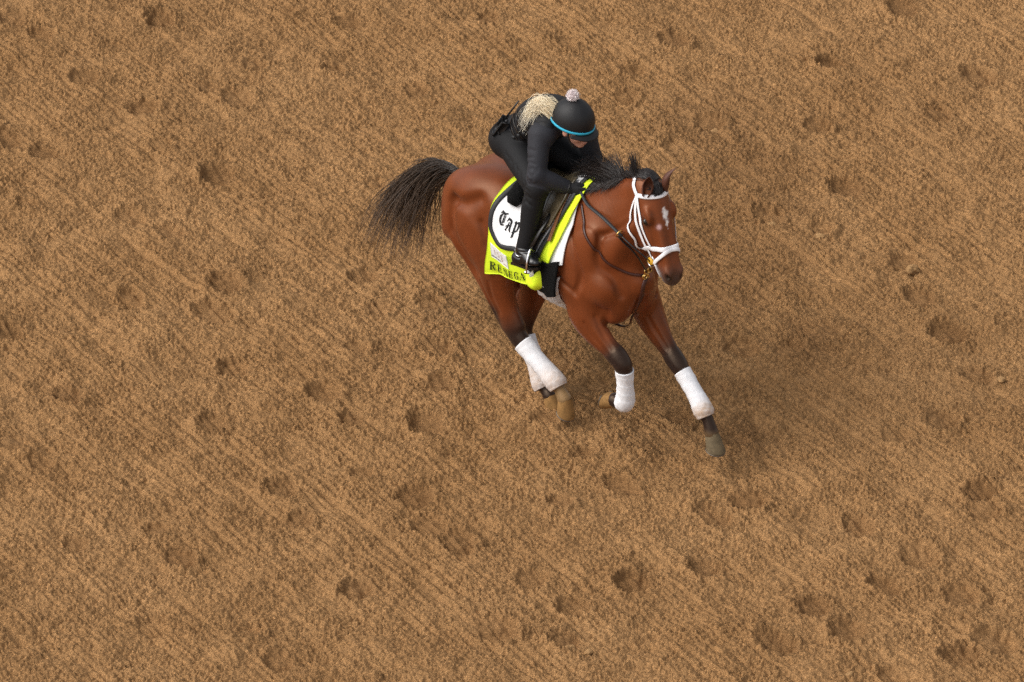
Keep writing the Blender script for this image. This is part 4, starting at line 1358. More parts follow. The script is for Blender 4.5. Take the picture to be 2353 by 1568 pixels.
for st in ([(-0.008, -0.014), (-0.008, 0.013), (0.004, 0.016)], [(-0.010, -0.002), (0.009, -0.006)], [(0.003, -0.016), (0.008, -0.004), (0.002, 0.008), (0.010, 0.015)]):
    ribbon2(mb, [(cx + a, cs + b) for a, b in st], 0.0035, 0.0243)
mb.build('round_emblem', m_green, lime)

# ---- girth: black guard flap and white fleece sleeve under the belly
girth = root('girth', 'black girth with a white fleece sleeve under the belly', 'girth')
for sd in (-1, 1):
    sheet(poly([0, 1], [-0.17, -0.12]), poly([0, 0.6, 1], [0.088, 0.086, 0.058]), poly([0, 0.5, 1], [s_at(0, 0.93), s_at(0, 0.885), s_at(0, 0.905)]), 0.047, 16, 20, 0.012, side=sd,
          top=s_at(0, 1.10) / s_at(0, 0.87)).build('guard_flap', m_blackfleece, girth)
def girth_sleeve():
    mb = MB()
    A = []
    for ph in np.linspace(-72, 72, 60):
        a = radians(180 + ph)
        row = []
        for k in range(9):
            w = k / 8
            x = -0.190 + 0.255 * w + 0.03 * cos(a)
            d = np.array([0, sin(a), cos(a)])
            lo, hi = 0.05, 0.6
            for _ in range(16):
                mid = (lo + hi) / 2
                if HF.at(np.array([[x, mid * d[1], 1.12 + mid * d[2]]]))[0] < 0.004:
                    lo = mid
                else:
                    hi = mid
            bulge = 0.046 * max(0.0, 1 - (2 * w - 1) ** 4) ** 0.5 + 0.003 * sin(ph * 1.7 + w * 20)
            row.append(np.array([x, 0, 1.12]) + d * (lo + bulge))
        A.append(row)
    V = [p for r in A for p in r]
    F = [(i * 9 + j, (i + 1) * 9 + j, (i + 1) * 9 + j + 1, i * 9 + j + 1) for i in range(59) for j in range(8)]
    mb.add(V, F)
    return mb
girth_sleeve().build('fleece_sleeve', m_fleece, girth)

# ---- saddle
saddle = root('saddle', 'small dark leather exercise saddle under the rider', 'saddle')
def saddle_seat():
    mb = MB()
    st = [(-0.40, 0.105, 0.060), (-0.36, 0.120, 0.085), (-0.30, 0.110, 0.075), (-0.22, 0.095, 0.060), (-0.16, 0.085, 0.054), (-0.12, 0.080, 0.056), (-0.085, 0.070, 0.056), (-0.06, 0.05, 0.042)]
    P = catmull(st, 4)
    A = []
    for x, hw, hgt in P:
        row = []
        for a in np.linspace(-1, 1, 21):
            s_ = abs(a) * (hw + 0.06)
            o = 0.036 + (hgt - 0.036) * max(0.0, 1 - abs(a) ** 2.2)
            row.append(on_barrel(x, s_, o, -1 if a < 0 else 1))
        A.append(row)
    n = len(A)
    V = [p for r in A for p in r]
    F = [(i * 21 + j, (i + 1) * 21 + j, (i + 1) * 21 + j + 1, i * 21 + j + 1) for i in range(n - 1) for j in range(20)]
    F += [tuple(range(21)), tuple((n - 1) * 21 + k for k in range(20, -1, -1))]
    mb.add(V, F)
    return mb
saddle_seat().build('seat', m_saddle, saddle)
for sd in (-1, 1):
    sheet(poly([0, 1], [-0.215, -0.175]), poly([0, 0.35, 0.7, 1], [-0.025, -0.022, -0.075, -0.120]), poly([0, 0.5, 1], [s_at(-0.1, 1.13), s_at(-0.1, 1.10), s_at(-0.1, 1.14)]), 0.046, 18, 24, 0.008, side=sd, top=0.16).build('flap', m_leather, saddle)
    sheet(poly([0, 1], [-0.15, -0.15]), poly([0, 0.5, 1], [-0.008, -0.008, -0.05]), poly([0, 0.5, 1], [s_at(-0.05, 1.30), s_at(-0.05, 1.26), s_at(-0.05, 1.30)]), 0.062, 14, 14, 0.010, side=sd, top=0.12, wav=0.004).build('knee_roll', m_saddle, saddle)
    sheet(poly([0, 1], [-0.020, -0.050]), poly([0, 1], [0.004, -0.026]), lambda u: s_at(-0.03, 1.22), 0.045, 4, 14, 0.006, side=sd, top=0.3).build('billet_strap', m_brown, saddle)
def fluffy_roll():
    mb = MB()
    pts = [on_barrel(-0.38, s_, 0.062, -1 if s_ > 0 else 1) if False else on_barrel(-0.385, abs(s_), 0.060, -1 if s_ > 0 else 1) for s_ in np.linspace(-0.24, 0.24, 15)]
    mb.tube(pts, [0.030] + [0.052] * 13 + [0.030], 12)
    return mb
fluffy_roll().build('cantle_roll', m_blackfleece, saddle)

# ---- stirrups (hung from the saddle)
def stirrup(side, foot):
    # leather from the saddle bar to the iron, then the iron under the foot
    bar = on_barrel(-0.075, s_at(-0.075, 1.36), 0.062, side)
    top = np.array(foot) + np.array([0.0, 0, 0.125])
    lm = MB()
    lm.tube([bar, bar * 0.5 + top * 0.5 + np.array([0, side * 0.012, 0]), top], 0.013, 8, True, 0.25, [(0, side, 0.2)] * 3)
    lm.build('stirrup_leather', m_leather, saddle)
    im = MB()
    c = np.array(foot, float)
    pts = []
    for a in np.linspace(-pi * 0.5 - 0.9, pi * 1.5 - 2.24 + 0.0, 2):
        pass
    arch = [(-0.058, -0.012), (-0.060, 0.02), (-0.050, 0.065), (-0.022, 0.105), (0, 0.120), (0.022, 0.105), (0.050, 0.065), (0.060, 0.02), (0.058, -0.012)]
    d = np.array([0.35, side * 0.94, 0])           # the iron stands across the boot
    pts = catmull([c + d * a + np.array([0, 0, b]) for a, b in arch], 4)
    im.tube(pts, 0.0065, 8)
    im.tube([c + d * -0.060 + np.array([0, 0, -0.014]), c + d * 0.060 + np.array([0, 0, -0.014])], 0.019, 10, True, 0.35, [(0, 0, 1)] * 2)
    im.build('stirrup_iron', m_chrome, saddle)
STIR_R, STIR_L = (-0.105, -0.362, 1.072), (-0.150, 0.360, 1.05)
stirrup(-1, STIR_R)
stirrup(1, STIR_L)

# ---- bridle
bridle = root('bridle', 'white racing bridle with two nosebands on the horse head', 'bridle')
def strap(pts, width, thick, off, n=6, field=HF, loop=False, snapit=True):
    P = catmull(np.array(pts, float), n)
    if snapit:
        P = field.snap(P, off, 6)
    N = field.grad(P)
    mb = MB()
    if loop:
        P[-1] = P[0]
        N[-1] = N[0]
    mb.tube(P, width / 2, 8, not loop, thick / width, N)
    return mb
def ring_at(s0, s1, k0=0, k1=360, off=0.005, m=14):
    """points round the head; s0 at the front of the face, s1 at the back of the jaw"""
    out = []
    for a in np.linspace(radians(k0), radians(k1), m):
        s = s0 + (s1 - s0) * (1 - cos(a)) / 2
        out.append(hp(s, -0.10 * sin(a), -0.08 + 0.12 * cos(a)))
    return HF.snap(np.array(out), off, 10)
for sd in (-1, 1):
    tp = hp(0.030, sd * 0.098, -0.085)
    strap([hp(-0.030, sd * 0.02, -0.13), hp(-0.018, sd * 0.075, -0.115), tp], 0.026, 0.005, 0.005).build('crownpiece', m_strap, bridle)
    strap([tp, hp(0.12, sd * 0.115, -0.115), hp(0.24, sd * 0.105, -0.125), hp(0.34, sd * 0.085, -0.125), hp(0.425, sd * 0.07, -0.125)], 0.021, 0.0045, 0.006).build('cheekpiece', m_strap, bridle)
    strap([tp, hp(0.12, sd * 0.115, -0.085), hp(0.24, sd * 0.10, -0.085), hp(0.355, sd * 0.08, -0.075)], 0.019, 0.0045, 0.005).build('noseband_hanger', m_strap, bridle)
    strap([tp, hp(0.11, sd * 0.118, -0.150), hp(0.20, sd * 0.120, -0.185), hp(0.275, sd * 0.105, -0.205), hp(0.315, sd * 0.075, -0.235), hp(0.325, sd * 0.02, -0.265)], 0.014, 0.004, 0.007).build('throatlatch', m_strap, bridle)
strap([hp(0.030, -0.098, -0.085), hp(0.045, -0.080, -0.01), hp(0.055, 0.0, 0.02), hp(0.045, 0.080, -0.01), hp(0.030, 0.098, -0.085)], 0.028, 0.005, 0.005).build('browband', m_strap, bridle)
strap(ring_at(0.375, 0.350), 0.031, 0.006, 0.006, 4, loop=True).build('noseband', m_strap, bridle)
strap(ring_at(0.385, 0.500, off=0.007), 0.024, 0.006, 0.008, 4, loop=True).build('flash_strap', m_strap, bridle)

mb = MB()
mb.tube(HF.snap(catmull([hp(0.465, -0.075, -0.105), hp(0.50, -0.07, -0.112), hp(0.535, -0.05, -0.125), hp(0.545, 0.0, -0.14)], 5), 0.003, 6), 0.010, 8, True, 0.4)
mb.build('tongue_tie', m_strap, bridle)
# bit: rings at the corners of the mouth
BITP = {}
for sd in (-1, 1):
    c = HF.snap(np.array([hp(0.445, sd * 0.08, -0.150)]), 0.012, 10)[0]
    BITP[sd] = c
    mb = MB()
    a1, a2 = hA, hN
    mb.tube([c + 0.036 * (cos(t) * a1 + sin(t) * a2) for t in np.linspace(0, 2 * pi, 25)], 0.0048, 6, False)
    rg = mb.build('bit_ring', m_chrome, bridle)
    mb = MB()
    mb.tube([c + hL * sd * (-0.012), c + hL * sd * 0.010], [0.026, 0.022], 14)
    mb.build('bit_guard', m_yellow, bridle)

# ---- breastplate and martingale
bp_ = root('breastplate', 'dark brown leather breastplate running round the chest', 'breastplate')
bpR = [(0.085, -0.135, 1.485), (0.150, -0.19, 1.425), (0.225, -0.23, 1.355), (0.30, -0.23, 1.285), (0.378, -0.187, 1.204), (0.451, -0.114, 1.150), (0.505, -0.035, 1.125)]
CH = HF.snap(np.array([(0.52, -0.02, 1.115)]), 0.010)[0]
for sd in (-1, 1):
    strap([(p[0], -sd * -p[1] if sd == 1 else p[1], p[2]) if sd == -1 else (p[0], -p[1] - 0.0, p[2]) for p in bpR] , 0.017, 0.006, 0.006).build('shoulder_strap', m_oxblood, bp_)
strap([CH, (0.510, -0.045, 1.06), (0.497, -0.050, 0.97), (0.470, -0.045, 0.88), (0.430, -0.03, 0.81)], 0.024, 0.007, 0.012).build('chest_strap', m_oxblood, bp_)
mb = MB()
low = HF.snap(np.array([(0.430, -0.030, 0.81)]), 0.012)[0]
mb.tube(catmull([low, (0.385, -0.022, 0.735), (0.30, -0.012, 0.69), (0.15, 0.0, 0.69), (0.03, 0.0, 0.705)], 6), 0.011, 8, True, 0.35, None)
mb.build('belly_strap', m_oxblood, bp_)
mb = MB()
for c in (CH, CH + np.array([0.008, -0.022, 0.012])):
    mb.tube([c + 0.017 * np.array([0.15 * cos(t), cos(t), sin(t)]) for t in np.linspace(0, 2 * pi, 17)], 0.0038, 6, False)
mb.build('chest_ring', m_brass, bp_)
# ------------------------------------------------------------------ the rider
person = root('person', 'rider in black jacket and trousers crouched over the saddle, blonde ponytail, black helmet', 'person')
PEL = np.array([-0.535, -0.005, 1.680])
NEK = np.array([-0.190, 0.0, 1.900])
HEADC = np.array([-0.085, -0.015, 1.930])
HIPR, KNR, ANR = np.array([-0.52, -0.105, 1.655]), np.array([-0.135, -0.262, 1.552]), np.array([-0.182, -0.345, 1.150])
HIPL, KNL, ANL = np.array([-0.50, 0.095, 1.660]), np.array([-0.165, 0.215, 1.450]), np.array([-0.215, 0.345, 1.135])
SHR, ELR, WRR = np.array([-0.215, -0.178, 1.850]), np.array([-0.145, -0.272, 1.642]), np.array([-0.036, -0.125, 1.545])
SHL, ELL, WRL = np.array([-0.190, 0.150, 1.845]), np.array([-0.142, 0.200, 1.575]), np.array([-0.062, 0.090, 1.515])
# head frame: face forward, a little to the horse's left, chin slightly down
_y, _p = radians(14), radians(-13)
kF = np.array([cos(_p) * cos(_y), cos(_p) * sin(_y), sin(_p)])
kL = np.array([-sin(_y), cos(_y), 0.0])
kU = np.cross(kF, kL)
KR = np.array([kF, kL, kU])
def kp(f, l, u):
    return HEADC + kF * f + kL * l + kU * u

RF = Field((-0.80, -0.50, 0.98), (0.14, 0.50, 2.16), 0.006)
def limb(F, pts, r, rb=None, k=0.02, n=5, **kw):
    F.sweep(pts, r, rb, k=k, n=n, **kw)
# torso
mid = PEL * 0.5 + NEK * 0.5 + np.array([-0.03, 0, 0.035])
limb(RF, [PEL + (-0.02, 0, -0.02), PEL + (0.08, 0, 0.06), mid, NEK + (-0.10, 0, -0.03), NEK + (-0.02, 0, -0.015)], [0.155, 0.140, 0.150, 0.165, 0.10], [0.13, 0.115, 0.118, 0.115, 0.085], 0.05)
for s, h in ((-1, HIPR), (1, HIPL)):
    RF.ell(h + (-0.045, 0.0, 0.0), (0.12, 0.10, 0.115), 0.04)
limb(RF, [SHL + (0.02, -0.03, 0), NEK + (-0.05, 0, -0.01), SHR + (0.02, 0.03, 0)], [0.07, 0.085, 0.07], lat=(1, 0, 0), k=0.04)
limb(RF, [NEK + (-0.03, 0, -0.02), NEK + (0.045, 0, 0.0), HEADC + (-0.035, 0, -0.05)], [0.075, 0.062, 0.055], k=0.03)
# legs
def rleg(h, kn, an):
    m1 = h * 0.5 + kn * 0.5 + np.array([0, 0, -0.008])
    limb(RF, [h, m1, kn + (-0.03, 0, 0.0)], [0.098, 0.088, 0.068], k=0.035)
    cf = kn * 0.68 + an * 0.32 + np.array([-0.014, 0, 0])
    limb(RF, [kn + (-0.01, 0, 0.0), cf, kn * 0.3 + an * 0.7, an], [0.066, 0.064, 0.052, 0.045], [0.066, 0.068, 0.055, 0.050], k=0.025)
    RF.ell(kn + (-0.002, 0, 0.002), (0.060, 0.060, 0.060), 0.03)
rleg(HIPR, KNR, ANR)
rleg(HIPL, KNL, ANL)
# arms in jacket sleeves
def rarm(s_, e, w):
    limb(RF, [s_, s_ * 0.5 + e * 0.5, e], [0.070, 0.064, 0.056], k=0.03)
    limb(RF, [e, e * 0.55 + w * 0.45, w], [0.056, 0.053, 0.042], k=0.02)
    d = (w - e) / np.linalg.norm(w - e)
    limb(RF, [w - d * 0.005, w + d * 0.03], [0.028, 0.027], k=0.008)
rarm(SHR, ELR, WRR)
rarm(SHL, ELL, WRL)
# head and face
RF.ell(kp(-0.01, 0, 0.02), (0.100, 0.078, 0.105), 0.02, KR)
RF.ell(kp(0.040, 0, -0.060), (0.062, 0.058, 0.080), 0.02, KR)
RF.ell(kp(0.070, 0, -0.128), (0.026, 0.028, 0.022), 0.02, KR)
limb(RF, [kp(0.100, 0, -0.020), kp(0.115, 0, -0.050), kp(0.120, 0, -0.062)], [0.012, 0.013, 0.014], k=0.014)
RF.ell(kp(0.098, 0, -0.098), (0.014, 0.026, 0.007), 0.008, KR)
RF.ell(kp(0.094, 0, -0.110), (0.013, 0.022, 0.007), 0.008, KR)
limb(RF, [kp(0.106, -0.026, -0.104), kp(0.110, 0, -0.104), kp(0.106, 0.026, -0.104)], [0.0022] * 3, k=0.004, op='cut')
for s in (-1, 1):
    RF.ell(kp(0.098, s * 0.032, -0.026), (0.014, 0.016, 0.010), 0.012, KR, op='cut')
    RF.ell(kp(0.06, s * 0.046, -0.066), (0.028, 0.02, 0.024), 0.02, KR)
    RF.ell(kp(-0.005, s * 0.080, -0.045), (0.020, 0.010, 0.030), 0.008, KR)
# folds of cloth at knees, elbows, waist
def fold(a, b, r, k=0.014):
    a, b = np.array(a, float), np.array(b, float)
    b = a + (b - a) * rng.uniform(0.6, 1.15)
    P = RF.snap(np.array([a + (b - a) * t + rng.normal(0, 0.006, 3) for t in np.linspace(0, 1, 5)]), 0.002)
    r = r * rng.uniform(0.55, 0.95)
    RF.sweep(P, [r * 0.2, r * 0.8, r, r * 0.7, r * 0.2], k=k, op='cut')
for i in range(6):
    c = KNR + (-0.070 + 0.004 * i, 0.0, 0.045 - 0.026 * i)
    fold(c + (-0.02, -0.062, 0.0), c + (0.060, -0.066, -0.018 + 0.004 * i), 0.0065)
for i in range(4):
    c = ELR + (0.02, -0.052, 0.055 - 0.03 * i)
    fold(c + (-0.055, 0.01, -0.010), c + (0.03, 0.006, 0.012), 0.006)
for i in range(3):
    c = SHR * 0.5 + ELR * 0.5 + np.array([0, -0.06, 0.06 - 0.05 * i])
    fold(c + (-0.05, 0.012, -0.02), c + (0.05, 0.006, 0.015), 0.005)
for i in range(4):
    t = 0.25 + 0.15 * i
    c = HIPR * (1 - t) + KNR * t
    fold(c + (-0.03, -0.085, 0.05), c + (0.03, -0.090, -0.03), 0.005)
RV, RFc = RF.mesh()
RV = smooth_mesh(RV, RFc, 4, 0.5)
dH = RV - HEADC
f_, l_, u_ = dH @ kF, dH @ kL, dH @ kU
cols = np.tile(np.array([0.024, 0.0245, 0.030]), (len(RV), 1))           # jacket
tr = sstep(0.0, 0.05, (RV - (PEL + (0.05, 0, 0.05))) @ np.array([-0.8, 0, -0.6]))
low = (RV[:, 2] < 1.60) & (RV[:, 0] > -0.9)
leg_m = np.zeros(len(RV))
for h, kn, an in ((HIPR, KNR, ANR), (HIPL, KNL, ANL)):
    for a, b in ((h, kn), (kn, an)):
        d = b - a
        t = np.clip(((RV - a) @ d) / (d @ d), 0, 1)
        dist = np.linalg.norm(RV - (a + t[:, None] * d), axis=1)
        leg_m = np.maximum(leg_m, (dist < 0.115).astype(float))
arm_m = np.zeros(len(RV))
for a, b in ((SHR, ELR), (ELR, WRR), (SHL, ELL), (ELL, WRL)):
    d = b - a
    t = np.clip(((RV - a) @ d) / (d @ d), 0, 1)
    dist = np.linalg.norm(RV - (a + t[:, None] * d), axis=1)
    arm_m = np.maximum(arm_m, (dist < 0.076).astype(float))
w = np.clip(np.maximum(tr, leg_m) - arm_m, 0, 1)[:, None]
cols = cols * (1 - w) + np.array([0.0055, 0.0055, 0.0065]) * w
jac = arm_m[:, None]
cols = cols * (1 - jac) + np.array([0.024, 0.0245, 0.030]) * jac
face = ((f_ > -0.045) & (u_ < 0.06) & (u_ > -0.148) & (np.abs(l_) < 0.10) & (f_ > -0.02 - 0.4 * (u_ + 0.1)) & (np.linalg.norm(dH, axis=1) < 0.20))
cols[face] = (0.56, 0.29, 0.21)
lips = np.exp(-((u_ + 0.104) / 0.010) ** 2 - (l_ / 0.024) ** 2) * (f_ > 0.09) * face
cols = cols * (1 - 0.5 * lips[:, None]) + np.array([0.42, 0.14, 0.12]) * 0.5 * lips[:, None]
r_me = mesh_from('body', RV, RFc)
set_col(r_me, cols)
m_cloth = noise_mat('rider_clothes', (0.01, 0.01, 0.012), 0.72, 0.12, 25.0, 0.35, 60.0, 0.0022, 0.3, attr=True)
link('body', r_me, m_cloth, person)

# protective vest: the torso, a little larger, with straps and buckles
VF = Field((-0.62, -0.30, 1.62), (0.02, 0.30, 2.06), 0.006)
limb(VF, [PEL + (0.09, 0, 0.07), mid + (0, 0, 0.004), NEK + (-0.10, 0, -0.028), NEK + (-0.035, 0, -0.015)], [0.150, 0.160, 0.165, 0.095], [0.128, 0.134, 0.134, 0.098], 0.04)
limb(VF, [SHL * 0.75 + NEK * 0.25 + (0.0, 0, 0.008), NEK + (-0.06, 0, 0.002), SHR * 0.75 + NEK * 0.25 + (0.0, 0, 0.008)], [0.070, 0.092, 0.070], lat=(1, 0, 0), k=0.03)
for a in (0.10, 0.20, 0.30):
    c = PEL + (NEK - PEL) * (a + 0.12)
    VF.sweep([c + (-0.09, -0.10, 0.14), c + (0.0, -0.158, 0.03), c + (0.09, -0.13, -0.10)], [0.004] * 3, k=0.008, op='cut')
VF.sweep([PEL + (0.10, 0.14, 0.19), PEL + (0.06, 0.0, 0.215), PEL + (0.10, -0.14, 0.19)], [0.004] * 3, k=0.008, op='cut')
VVv, VFf = VF.mesh()
m_vest = noise_mat('vest_fabric', (0.0085, 0.0085, 0.010), 0.62, 0.2, 30.0, 0.35, 200.0, 0.002, 0.35)
vest = link('vest', mesh_from('vest', smooth_mesh(VVv, VFf, 4), VFf), m_vest, person)
for i in range(4):
    c = PEL + (NEK - PEL) * (0.22 + 0.13 * i)
    P = VF.snap(np.array([c + (-0.10, -0.10, 0.10), c + (-0.02, -0.17, 0.05), c + (0.05, -0.17, -0.03)]), 0.004)
    strap(P, 0.020, 0.006, 0.004, 5, VF).build('side_strap', m_leather, vest)
    b = VF.snap(np.array([c + (0.01, -0.17, 0.01)]), 0.007)[0]
    mb = MB()
    nn = VF.grad(b[None])[0]
    mb.tube([b - nn * 0.003, b + nn * 0.006], 0.012, 6)
    mb.build('buckle', m_blacktrim, vest)

# boots
m_boot = noise_mat('polished_boot', (0.008, 0.008, 0.009), 0.16, 0.3, 20.0, 0.3, 30.0, 0.006, 0.6)
def boot(an, heel, toe, side):
    F = Field(np.minimum(np.minimum(an, heel), toe) - 0.12, np.maximum(np.maximum(an, heel), toe) + (0.10, 0.10, 0.12), 0.005)
    ball_ = heel * 0.35 + toe * 0.65
    F.sweep([an + (0.004, 0, 0.0), an + (0.004, 0, -0.03), heel * 0.8 + an * 0.2 + (0.015, 0, 0)], [0.047, 0.044, 0.040], [0.053, 0.050, 0.052], k=0.02)
    F.sweep([heel + (0.01, 0, 0.028), ball_ + (0, 0, 0.030), toe + (-0.025, 0, 0.022)], [0.034, 0.044, 0.030], [0.034, 0.032, 0.020], k=0.03)
    F.sweep([an + (0.01, 0, -0.01), ball_ + (-0.03, 0, 0.045)], [0.042, 0.034], k=0.03)
    for i in range(3):
        z0 = an + np.array([0.0, 0, 0.012 - 0.022 * i])
        F.sweep([z0 + (-0.06, side * 0.03, 0.01), z0 + (0.0, side * 0.055, 0), z0 + (0.06, side * 0.03, 0.004)], [0.004] * 3, k=0.008, op='cut')
    V, Q = F.mesh()
    b = link('boot', mesh_from('boot', smooth_mesh(V, Q, 2), Q), m_boot, person)
    s = MB()
    up = np.array([0, 0, 1.0])
    d = (toe - heel) / np.linalg.norm(toe - heel)
    sd = np.cross(up, d)
    rim = [(-0.005, 0.030), (0.05, 0.034), (0.13, 0.043), (0.19, 0.036), (0.215, 0.012)]
    L = [heel + d * (a - 0.02) + sd * w_ for a, w_ in rim] + [heel + d * (a - 0.02) - sd * w_ for a, w_ in rim[::-1]]
    V2 = L + [p - (0, 0, 0.016) for p in L]
    n = len(L)
    s.add(V2, [tuple(range(n)), tuple(range(2 * n - 1, n - 1, -1))] + [(i, (i + 1) % n, n + (i + 1) % n, n + i) for i in range(n)])
    s.build('sole', m_leather, b, False)
    st = MB()
    st.tube(catmull([an + (-0.050, side * 0.012, -0.012), an + (0.0, side * 0.050, -0.018), an + (0.056, side * 0.010, -0.024)], 6), 0.009, 8, True, 0.3, None)
    st.build('ankle_strap', m_chrome, b)
boot(ANR, np.array([-0.222, -0.360, 1.062]), np.array([-0.025, -0.362, 1.098]), -1)
boot(ANL, np.array([-0.255, 0.352, 1.045]), np.array([-0.060, 0.358, 1.080]), 1)

# gloved hands closed on the reins
m_glove = noise_mat('black_glove', (0.009, 0.009, 0.010), 0.75, 0.15, 60.0, 0.4, 300.0, 0.0015, 0.3)
def glove(w, e, side, d):
    d = np.array(d, float)
    d /= np.linalg.norm(d)
    up = np.array([0, 0, 1.0]) - d * d[2]
    up /= np.linalg.norm(up)
    out = np.cross(d, up) * (1 if np.dot(np.cross(d, up), (0, side, 0)) > 0 else -1)    # back of the hand
    c = w + d * 0.065
    F = Field(c - 0.11, c + 0.11, 0.0035)
    F.sweep([w - d * 0.005, w + d * 0.03, w + d * 0.085], [0.028, 0.033, 0.036], [0.026, 0.022, 0.019], lat=up, k=0.01)
    for i in range(4):
        a = 0.030 - 0.020 * i
        ln = (0.92, 1.0, 0.95, 0.80)[i]
        k0 = w + d * 0.085 + up * a + out * 0.006
        k1 = k0 + d * 0.030 * ln + out * (-0.006)
        k2 = k1 + d * (-0.002) * ln - out * 0.028 * ln
        k3 = k2 - d * 0.026 * ln - out * 0.004
        F.sweep([k0, k1, k2, k3], [0.0105, 0.0100, 0.0095, 0.0088], k=0.003, n=4)
    t0 = w + d * 0.035 + up * 0.026 - out * 0.006
    F.sweep([t0, t0 + d * 0.030 + up * 0.012 - out * 0.012, t0 + d * 0.058 + up * 0.006 - out * 0.020], [0.014, 0.0115, 0.010], k=0.008, n=4)
    V, Q = F.mesh()
    g = link('glove', mesh_from('glove', smooth_mesh(V, Q, 2), Q), m_glove, person)
    return c + d * 0.035 - out * 0.012, g
GRIP_R, gR = glove(WRR, ELR, -1, (0.88, 0.30, -0.12))
GRIP_L, gL = glove(WRL, ELL, 1, (0.85, -0.42, -0.08))
mb = MB()
dL = (WRL - ELL) / np.linalg.norm(WRL - ELL)
aL = np.cross(dL, (0, 0, 1.0)); aL /= np.linalg.norm(aL); bL = np.cross(dL, aL)
mb.tube([WRL + dL * 0.006 + 0.040 * (cos(t) * aL + sin(t) * bL) for t in np.linspace(0, 2 * pi, 21)], 0.009, 8, False, 0.4)
mb.build('wristwatch', m_chrome, person)
dR = (WRR - ELR) / np.linalg.norm(WRR - ELR)
aR = np.cross(dR, (0, 0, 1.0)); aR /= np.linalg.norm(aR); bR = np.cross(dR, aR)
for off_, rr_, th_, mt_, nm_ in ((-0.004, 0.041, 0.006, m_leather, 'cuff'), (0.022, 0.031, 0.0065, m_leather, 'wrist_strap')):
    mb = MB()
    mb.tube([WRR + dR * off_ + rr_ * (cos(t) * aR + sin(t) * bR) for t in np.linspace(0, 2 * pi, 25)], th_, 8, False, 0.6)
    mb.build(nm_, mt_, person)
mb = MB()
mb.tube([WRR + dR * 0.022 + 0.036 * (cos(t) * aR + sin(t) * bR) for t in (4.2, 4.5, 4.8)], 0.006, 6)
mb.build('strap_buckle', m_chrome, person)

# helmet with stretch cover, band, peak and bobble
helmet = bpy.data.objects.new('helmet', None)
m_cover = noise_mat('helmet_cover', (0.0085, 0.0085, 0.0095), 0.55, 0.1, 25.0, 0.25, 260.0, 0.001, 0.4)
m_band = noise_mat('blue_band', (0.03, 0.42, 0.62), 0.6, 0.08, 60.0, 0.2, 300.0)
m_bobble = noise_mat('pink_bobble', (0.90, 0.74, 0.75), 0.95, 0.12, 50.0, 1.0, 140.0, 0.012, 0.1)
def dome(f0, l0, u0, a0, a1, n=16, m=40):
    mb = MB()
    V, F = [], []
    for i in range(n + 1):
        th = a0 + (a1 - a0) * i / n
        for j in range(m):
            ph = 2 * pi * j / m
            seam = 1 - 0.008 * math.exp(-((abs(((ph / (2 * pi) * 6) % 1) - 0.5) - 0.5) / 0.03) ** 2) * sin(th)
            V.append(kp(-0.012 + f0 * cos(ph) * sin(th) * seam, l0 * sin(ph) * sin(th) * seam, 0.010 + u0 * cos(th) * seam))
    for i in range(n):
        for j in range(m):
            j2 = (j + 1) % m
            F.append((i * m + j, (i + 1) * m + j, (i + 1) * m + j2, i * m + j2))
    mb.add(V, F)
    return mb
shell = dome(0.136, 0.117, 0.135, 0.02, radians(103), 22, 48).build('helmet', m_cover, person)
shell.name = 'helmet'
sdm = shell.modifiers.new('thickness', 'SOLIDIFY')
sdm.thickness = 0.010
bpy.data.objects.remove(helmet)
def hring(th, grow, du=0.0):
    return [kp(-0.012 + (0.136 + grow) * cos(p) * sin(th), (0.117 + grow) * sin(p) * sin(th), 0.010 + 0.135 * cos(th) + du) for p in np.linspace(0, 2 * pi, 49)]
mb = MB()
R_ = hring(radians(97), 0.003)
mb.tube(R_, 0.0085, 8, False, 0.5, [(np.array(p) - HEADC) for p in R_])
mb.build('headband', m_band, shell)
mb = MB()
A = []
for i in range(5):
    w_ = i / 4
    for p in np.linspace(-1.15, 1.15, 25):
        ex = 0.040 * w_ * max(cos(p * 1.25), 0.0) ** 0.8
        A.append(kp(-0.012 + (0.134 + ex) * cos(p), (0.116 + ex * 0.6) * sin(p), -0.022 - 0.018 * w_ - 0.006 * w_ * cos(p)))
mb.add(A, [(i * 25 + j, i * 25 + j + 1, (i + 1) * 25 + j + 1, (i + 1) * 25 + j) for i in range(4) for j in range(24)])
pk = mb.build('peak', m_cover, shell)
sdm = pk.modifiers.new('thickness', 'SOLIDIFY')
sdm.thickness = 0.007
def bobble():
    mb = MB()
    V, F = ball(kp(-0.050, 0, 0.160), (0.031, 0.031, 0.029), None, 16)
    q = np.random.default_rng(4)
    c = np.array(kp(-0.050, 0, 0.162))
    V = [c + (p - c) * (1 + q.normal(0, 0.045)) for p in V]
    mb.add(V, F)
    return mb
bob = bobble().build('bobble', m_bobble, shell)
qb = np.random.default_rng(44)
db = qb.standard_normal((900, 3))
db /= np.linalg.norm(db, axis=1, keepdims=True)
cb = np.array(kp(-0.050, 0, 0.162))
Lb = np.stack([cb + db * 0.026, cb + db * 0.031 + qb.normal(0, 0.002, db.shape), cb + db * qb.uniform(0.034, 0.039, (900, 1)) + qb.normal(0, 0.004, db.shape)], 1)
strands('fuzz', Lb, 0.0016, 0.0008, hair_mat('bobble_yarn', 0.9), bob, c0=(0.90, 0.78, 0.78), c1=(0.94, 0.87, 0.86), var=0.1, seed=45)
for s in (-1, 1):
    mb = MB()
    mb.tube(catmull([kp(0.02, s * 0.100, -0.03), kp(0.035, s * 0.082, -0.085), kp(0.055, s * 0.045, -0.135), kp(0.060, 0, -0.152)], 5), 0.008, 6, True, 0.35, None)
    mb.build('chin_strap', m_blacktrim, shell)
